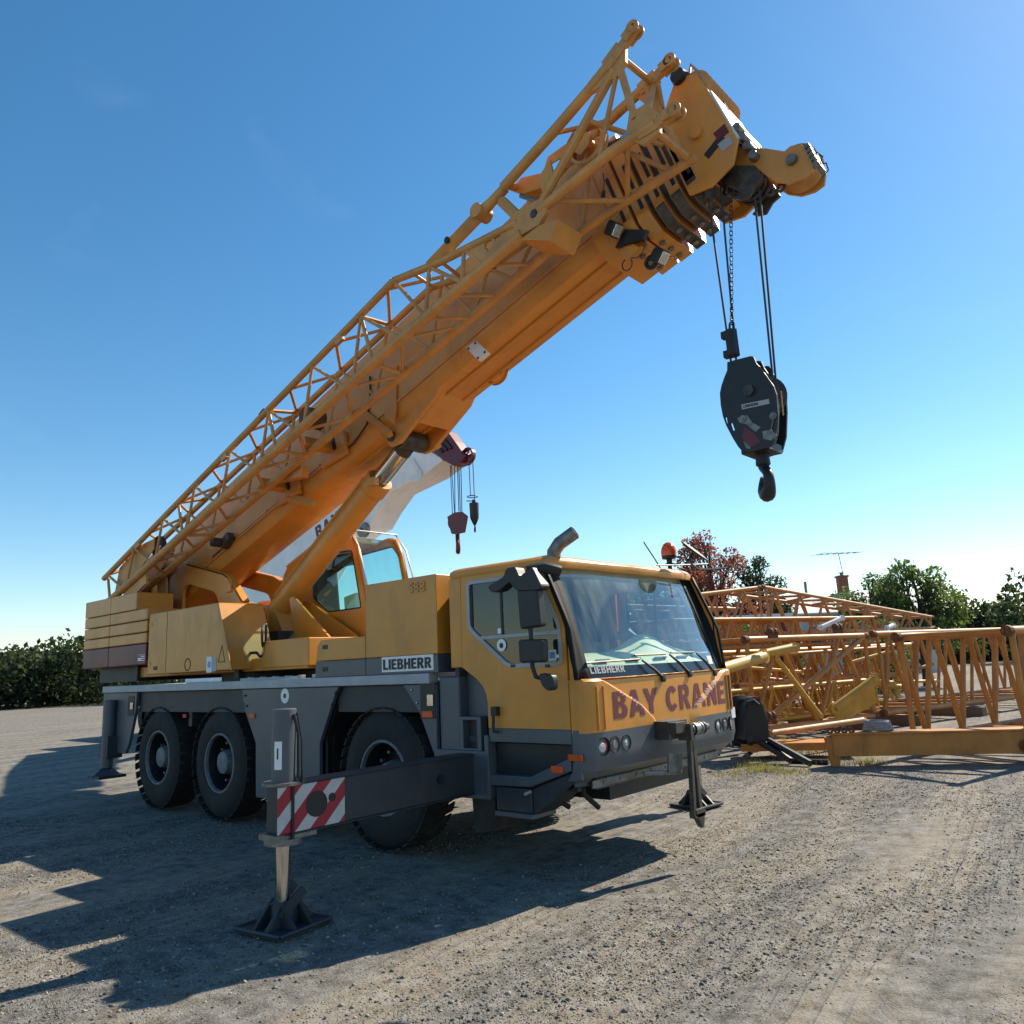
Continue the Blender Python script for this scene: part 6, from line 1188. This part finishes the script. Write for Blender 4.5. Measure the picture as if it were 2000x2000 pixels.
# ---- house
hq = at(1650, 1262, 58); hq.z = 0
hs = thing('house', hq, 'pale bungalow with low white roof, brick chimney and rooftop aerial', 'house')
w2, dp, ev, rdg = 4.2, 4.0, 4.0, 5.35
MB().obox(hq+Vector((0, 0, ev/2)), tR*w2, tF*dp, (0, 0, ev/2)).build('wall', 'house_wall', hs)
for s in (-1, 1):
    MB().prism([hq+tR*-(w2+.4)+tF*(s*(dp+.4))+Vector((0, 0, ev-.12)), hq+tR*(w2+.4)+tF*(s*(dp+.4))+Vector((0, 0, ev-.12)), hq+tR*(w2+.4)+Vector((0, 0, rdg)), hq+tR*-(w2+.4)+Vector((0, 0, rdg))], (0, 0, .1)).build('roof_slope', 'roof_white', hs)
for s in (-1, 1): MB().prism([hq+tR*(s*w2)-tF*dp+Vector((0, 0, ev)), hq+tR*(s*w2)+tF*dp+Vector((0, 0, ev)), hq+tR*(s*w2)+Vector((0, 0, rdg))], tR*(.05*-s)).build('gable', 'house_wall', hs)
for t in (-3.4, -1.6, .6, 1.6, 3.4):
    o = MB().obox(hq+tR*t-tF*(dp+.02)+Vector((0, 0, 2.6)), tR*.42, tF*.04, (0, 0, .6)).build('window', 'white', hs)
    MB().obox(hq+tR*t-tF*(dp+.07)+Vector((0, 0, 2.88)), tR*.36, tF*.01, (0, 0, .25)).build('pane', 'black_gloss', o); MB().obox(hq+tR*t-tF*(dp+.07)+Vector((0, 0, 2.31)), tR*.36, tF*.01, (0, 0, .25)).build('pane', 'black_gloss', o)
cq = hq+tR*.25-tF*.3
ch_ = MB().obox(cq+Vector((0, 0, 5.75)), tR*.30, tF*.28, (0, 0, .75)).obox(cq+Vector((0, 0, 6.52)), tR*.36, tF*.34, (0, 0, .06)).build('chimney', 'brick_mat', hs)
MB().obox(cq+Vector((0, 0, 5.2)), tR*.34, tF*.32, (0, 0, .18)).build('flashing', 'roof_white', ch_)
MB().lathe(cq+Vector((0, 0, 6.55)), (0, 0, 1), [(0, .1), (.22, .1), (.22, .2), (.25, .2), (.26, .001)], 12, False).build('chimney_pot', 'steel', ch_)
aq = hq+tR*.65; m = MB().tube(aq+Vector((0, 0, 5.2)), aq-tR*.3+Vector((0, 0, 8.2)), .025, seg=6); tp = aq-tR*.3+Vector((0, 0, 8.15)); m.tube(tp-tR*1.5, tp+tR*1.5, .022, seg=5)
for k in range(7): c = tp+tR*(-1.4+k*.46); m.tube(c-tF*(.9-.08*k)+tR*.2, c+tF*(.9-.08*k)-tR*.2, .014, seg=4)
m.build('aerial', 'steel', hs)
pq = hq+tR*-1.8+tF*1; MB().lathe(Vector((pq.x, pq.y, 4.8)), (0, 0, 1), [(0, .1), (1.6, .1), (1.6, .001)], 10).build('vent_pipe', 'steel', hs)
q = hq+tR*3.0; MB().lathe(Vector((q.x, q.y, 5.2)), (0, 0, 1), [(0, .06), (.5, .06), (.5, .001)], 8).build('vent_pipe', 'steel', hs)

# ---- trees and shrubs
def leaves(blobs, n, size, seed):
    r = np.random.default_rng(seed); pts = []
    w = np.array([b[3]**2 for b in blobs]); w = w/w.sum()
    for i, b in enumerate(blobs):
        k = int(n*w[i])+1
        d = r.normal(size=(k, 3)); d /= np.linalg.norm(d, axis=1)[:, None]; rad = b[3]*(.45+.6*r.random(k)**.6)
        nz_ = np.array([noise.noise(Vector((p[0]*2.3+i, p[1]*2.3, p[2]*2.3))) for p in d]); rad = rad*(1+.45*nz_)
        keep = nz_+r.random(k)*.9 > .12
        pts.append((np.array(b[:3])+d*rad[:, None]*np.array([1, 1, b[4]]))[keep])
    c = np.concatenate(pts); k = len(c); s = size*r.uniform(.6, 1.5, (k, 1))
    a = r.normal(size=(k, 3)); a /= np.linalg.norm(a, axis=1)[:, None]; b2 = np.cross(a, r.normal(size=(k, 3))); b2 /= np.linalg.norm(b2, axis=1)[:, None]
    V = np.stack([c-a*s, c+b2*s*.55, c+a*s, c-b2*s*.55], 1).reshape(-1, 3)
    return V, np.arange(4*k).reshape(-1, 4)
def tree(name, base, h, blobs, n, size, leaf, label, seed, group=None, cat='tree', trunk=.16):
    root = thing(name, base, label, cat, group); r = random.Random(seed)
    m = MB(); topz = max(b[2] for b in blobs)
    m.path([base, base+Vector((r.uniform(-.1, .1), r.uniform(-.1, .1), topz*.35)), base+Vector((r.uniform(-.2, .2), r.uniform(-.2, .2), topz*.7)), base+Vector((0, 0, topz))], [trunk, trunk*.8, trunk*.5, trunk*.15], 8)
    for b in blobs:
        z0 = b[2]*r.uniform(.35, .6); c = base+Vector((b[0], b[1], b[2])); s = base+Vector((0, 0, z0)); mid_ = s.lerp(c, .5)+Vector((r.uniform(-.15, .15), r.uniform(-.15, .15), .1)); m.path([s, mid_, c], [trunk*.45, trunk*.3, trunk*.1], 6)
        for _ in range(5):
            e = c+Vector((r.gauss(0, 1), r.gauss(0, 1), r.gauss(.3, .8))).normalized()*b[3]*.95; m.path([mid_, mid_.lerp(e, .5)+Vector((0, 0, .1)), e], [trunk*.18, trunk*.12, trunk*.04], 4)
    m.build('trunk', 'bark', root)
    V, F = leaves([(b[0], b[1], b[2], b[3], b[4]) for b in blobs], n, size, seed)
    me = bpy.data.meshes.new('crown'); me.from_pydata(V.tolist(), [], F.tolist()); me.materials.append(MATS[leaf]); o = bpy.data.objects.new('crown', me); COL.objects.link(o); o.parent = root
    return root
def gpt(px, d): p = at(px, 1262, d); p.z = 0; return p
def crown(seed, R0, h0, h1, nb, rr):
    r = random.Random(seed); out = []
    for k in range(nb):
        t = k/(nb-1); z = h0+(h1-h0)*t; rad = R0*math.sqrt(max(.04, 1-(abs(t-.35)/.66)**2)); a = r.uniform(0, 6.28)
        out.append((math.cos(a)*rad*.7, math.sin(a)*rad*.7, z, rr*r.uniform(.75, 1.15)*(1.1-.5*t), .85))
    return out
tree('purple_leaf_tree', gpt(1402, 40), 8, crown(3, 2.5, 2.6, 7.2, 26, .95), 15000, .075, 'foliage_red', 'tall purple-red leaved tree behind the crane cab', 21)
tree('purple_leaf_tree', gpt(1350, 41), 6, crown(5, 1.6, 2.2, 5.2, 12, .85), 6000, .075, 'foliage_red', 'lower purple-red leaved tree half hidden by the crane cab', 23)
tree('dark_tree', gpt(1490, 41), 6, crown(8, 1.5, 2.0, 6.2, 18, .75), 10000, .07, 'foliage_dark', 'dark reddish-green tree beside the purple-red one', 25)
tree('green_tree', gpt(1800, 38), 6, crown(11, 1.7, 2.0, 4.9, 16, .95), 9000, .085, 'foliage_green', 'bushy green tree hiding the end of the bungalow', 27)
tree('green_tree', gpt(1712, 47), 6, crown(12, 1.9, 3.0, 5.2, 10, 1.0), 5000, .085, 'foliage_green', 'green tree rising behind the bungalow roof', 28)
tree('green_tree', gpt(1260, 38), 6, crown(17, 2.2, 2.0, 5.0, 14, 1.0), 7000, .09, 'foliage_green', 'green tree glimpsed through the crane cab windows', 33)
for k, (px, d) in enumerate(((1440, 26), (1470, 27), (1395, 27), (1690, 33), (1545, 34), (1730, 31))):
    tree('shrub', gpt(px, d), 3, crown(40+k, .7, .5, 2.4, 6, .55), 1600, .06, 'foliage_green', 'leafy green shrub growing behind the boom pile', 50+k, 'shrubs behind the boom pile', 'shrub', .06)
def woods():
    Vs, Fs, o = [], [], 0; r = np.random.default_rng(3); bl = []
    for px in list(np.arange(-1500, -260, 45))+list(np.arange(-260, 330, 17))+list(np.arange(1480, 2350, 24)):
        d = r.uniform(75, 95); p = at(px, 1262, d); h = r.uniform(4.0, 6.2)
        if 1280 < px < 1900: h *= .45
        bl.append((p.x, p.y, h*.5, r.uniform(2.2, 3.4), h*.5/2.8))
    V, F = leaves(bl, 150000, .24, 9)
    me = bpy.data.meshes.new('far_woods'); me.from_pydata(V.tolist(), [], F.tolist()); me.materials.append(MATS['foliage_dark']); o = bpy.data.objects.new('far_woods', me); COL.objects.link(o)
    stuff(o); tag(o, 'distant belt of dark green trees along the horizon', 'woods')
woods()
def grass():
    r = np.random.default_rng(4); V = []
    spots = [(430, 925, .45, 260), (470, 960, .3, 160), (640, 650, .35, 200), (870, 790, .5, 260), (1140, 745, .3, 140), (780, 990, .35, 160), (1500, 900, .4, 160), (1620, 890, .3, 120), (860, 500, .4, 200), (180, 1010, .35, 90)]
    for (u_, v_, rad, n) in spots:
        c = onZ(Rq(u_, v_), 0)
        for _ in range(n):
            p = np.array([c.x+r.normal()*rad*.5, c.y+r.normal()*rad*.5, 0]); h = r.uniform(.03, .12); l = r.normal(size=2)*h*.5; w = r.normal(size=2); w = w/np.linalg.norm(w)*.006
            V += [p-np.array([*w, 0]), p+np.array([*w, 0]), p+np.array([l[0], l[1], h])]
    V = np.array(V); F = np.arange(len(V)).reshape(-1, 3)
    me = bpy.data.meshes.new('weeds'); me.from_pydata(V.tolist(), [], F.tolist()); me.materials.append(MATS['grass']); o = bpy.data.objects.new('weeds', me); COL.objects.link(o)
    stuff(o); tag(o, 'sparse yellow-green weeds growing in the gravel by the boom pile', 'weeds')
grass()

# ================================================================== WHITE CRANE BEHIND
WY = 6.1
wr = Vector((-17.5, 6.5, 0)); wc = thing('white_crane', wr, 'white truck crane with maroon boom head and lettering, parked behind the yellow crane', 'crane')
wp = lambda u_, v_, y=WY: onY(Rk(u_, v_), y)
wb = MB().prism([wp(*p) for p in ((-760, 1750), (0, 1140), (380, 855), (1000, 430), (1210, 280), (1390, 390), (1420, 425), (1230, 570), (880, 745), (750, 930), (640, 1120), (520, 1180), (300, 1350), (-560, 2050))], (0, .8, 0)).build('telescopic_boom', 'white_paint', wc, .03)
e1 = wp(800, 830)-wp(100, 1400)
MB().prism([wp(*p) for p in ((1120, 400), (1215, 560), (1200, 640), (1140, 655), (1080, 600), (1170, 560), (1085, 425))], (0, -.05, 0)).build('boom_collar', 'white', wb)
MB().prism([wp(*p) for p in ((1240, 270), (1330, 180), (1390, 110), (1455, 105), (1540, 220), (1650, 380), (1610, 450), (1520, 478), (1425, 420))], (0, .34, 0)).build('boom_head', 'maroon', wb, .02)
for k in range(3): MB().prism([wp(*p, WY-.01) for p in ((1290+45*k, 215-30*k), (1310+45*k, 200-30*k), (1430+45*k, 330-20*k), (1410+45*k, 350-20*k))], (0, -.03, 0)).build('head_plate', 'black', wb)
sc = wp(1690, 375, 6.25); MB().lathe(sc, (0, 1, 0), [(-.06, .15), (-.05, .19), (.05, .19), (.06, .15)], 24).lathe(sc, (0, 1, 0), [(-.05, .001), (-.05, .05), (.05, .05), (.05, .001)], 10).path([sc-Vector((.15, 0, 0)), sc+Vector((.15, 0, 0))], .03, 5).path([sc-Vector((0, 0, .15)), sc+Vector((0, 0, .15))], .03, 5).build('runner_sheave', 'maroon', wb)
MB().path([wp(1600, 410, 6.25), sc], .07, 6).build('runner_arm', 'maroon', wb)
c = wp(570, 1150, 6.0); MB().lathe(c, (0, 1, 0), [(0, .05), (0, .2), (.12, .2), (.12, .05)], 16).build('mount_pin', 'steel', wb)
b0 = wp(105, 1262, WY-.004); xd = wp(420, 1030, WY-.004)-b0; yd = Vector((-xd.z, 0, xd.x)).normalized()
lettering('lettering', 'BAY CRANE', b0, xd, yd, xd.length*2.15, (wp(55, 1165)-wp(105, 1262)).length*1.05, 'text_maroon', wb, depth=.004, fat=.02)
m = MB()
for (a, b) in (((1500, 478), (1522, 985)), ((1512, 478), (1545, 980)), ((1545, 475), (1550, 985)), ((1575, 470), (1590, 960)), ((1590, 468), (1605, 960)), ((1610, 460), (1622, 965)), ((1695, 430), (1712, 800)), ((1735, 420), (1755, 880))): m.tube(wp(*a, 6.45), wp(*b, 6.45), .011, seg=5)
m.path([wp(0, 1080), wp(480, 735), wp(750, 515)], .011, 5).path([wp(1460, 130, 6.45), wp(1690, 320, 6.45)], .011, 5); m.build('hoist_rope', 'rope', wc)
MB().path([wp(1732, 805, 6.45)+Vector((.12*math.cos(t), .12*math.sin(t), 0)) for t in np.linspace(0, 6.28, 13)[:-1]], .012, 5, closed=True).path([wp(1670, 850, 6.45), wp(1750, 852, 6.45), wp(1760, 890, 6.45)], .012, 5).build('limit_ring', 'black', wc)
MB().box(-24, -11.5, 5.25, 7.75, .9, 1.6).build('carrier', 'white_paint', wc, .03); MB().box(-20.5, -16.0, 5.5, 7.5, 1.6, 3.3).build('turret', 'white_paint', wc, .05); MB().box(-12.9, -11.2, 5.25, 6.6, 1.2, 2.9).build('driver_cab', 'white_paint', wc, .08)
MB().box(-12.3, -11.35, 5.24, 5.26, 2.0, 2.7).build('cab_window', 'black_gloss', wc)
p0, p1 = Vector((-16.4, 6.5, 2.2)), wp(560, 1160, 6.5); MB().tube(p0, p1, .17, seg=16).build('luffing_cylinder', 'white_paint', wc)
for x in (-22.5, -21, -15, -13.6):
    for y in (5.4, 7.6): MB().lathe((x, y, .62), (0, 1, 0), [(-.18, .25), (-.18, .55), (-.12, .62), (.12, .62), (.18, .55), (.18, .25)], 24).lathe((x, y, .62), (0, 1, 0), [(-.1, .001), (-.1, .3), (.1, .3), (.1, .001)], 16).build('wheel', 'rubber', wc)
mb0 = wp(1570, 1080, 6.45); rb = thing('hook_block', (mb0.x, 6.45, wp(1575, 1370, 6.45).z), 'maroon hook block hanging from the white crane', 'hook block')
for y in (6.28, 6.45, 6.60): MB().prism([wp(*p, y) for p in ((1465, 1015), (1540, 970), (1620, 960), (1680, 1010), (1672, 1060), (1650, 1180), (1560, 1200), (1510, 1195), (1490, 1130))], (0, .03, 0)).build('cheek_plate', 'maroon', rb, .01)
for y in (6.36, 6.54): MB().lathe((mb0.x, y, mb0.z+.02), (0, 1, 0), [(-.05, .15), (-.02, .2), (.02, .2), (.05, .15)], 20).build('sheave', 'greasy', rb)
h0 = wp(1575, 1195, 6.45); hx = Vector((.75, -.66, 0)); MB().path([h0+Vector((0, 0, .06)), h0-Vector((0, 0, .12))]+[h0-Vector((0, 0, .30))+hx*(-.09*math.cos(t))+Vector((0, 0, .13*math.sin(t))) for t in np.linspace(R_(115), R_(385), 13)], [.05]*5+[.055]*7+[.04, .03, .02], 8).build('hook', 'maroon', rb)
ab = wp(1752, 985, 6.45); rb2 = thing('overhaul_ball', (ab.x, 6.45, wp(1757, 1130, 6.45).z), 'slim black headache weight with small hook beside the maroon hook block', 'hook')
MB().lathe((ab.x, 6.45, ab.z), (0, 0, 1), [(-.26, .03), (-.20, .06), (-.1, .1), (.25, .11), (.26, .05), (.33, .04), (.33, .001)], 16).build('weight', 'black', rb2)
MB().path([ab-Vector((0, 0, .24))]+[ab-Vector((0, 0, .35))+hx*(-.06*math.cos(t))+Vector((0, 0, .07*math.sin(t))) for t in np.linspace(R_(100), R_(380), 11)], .02, 6).build('hook', 'black', rb2)
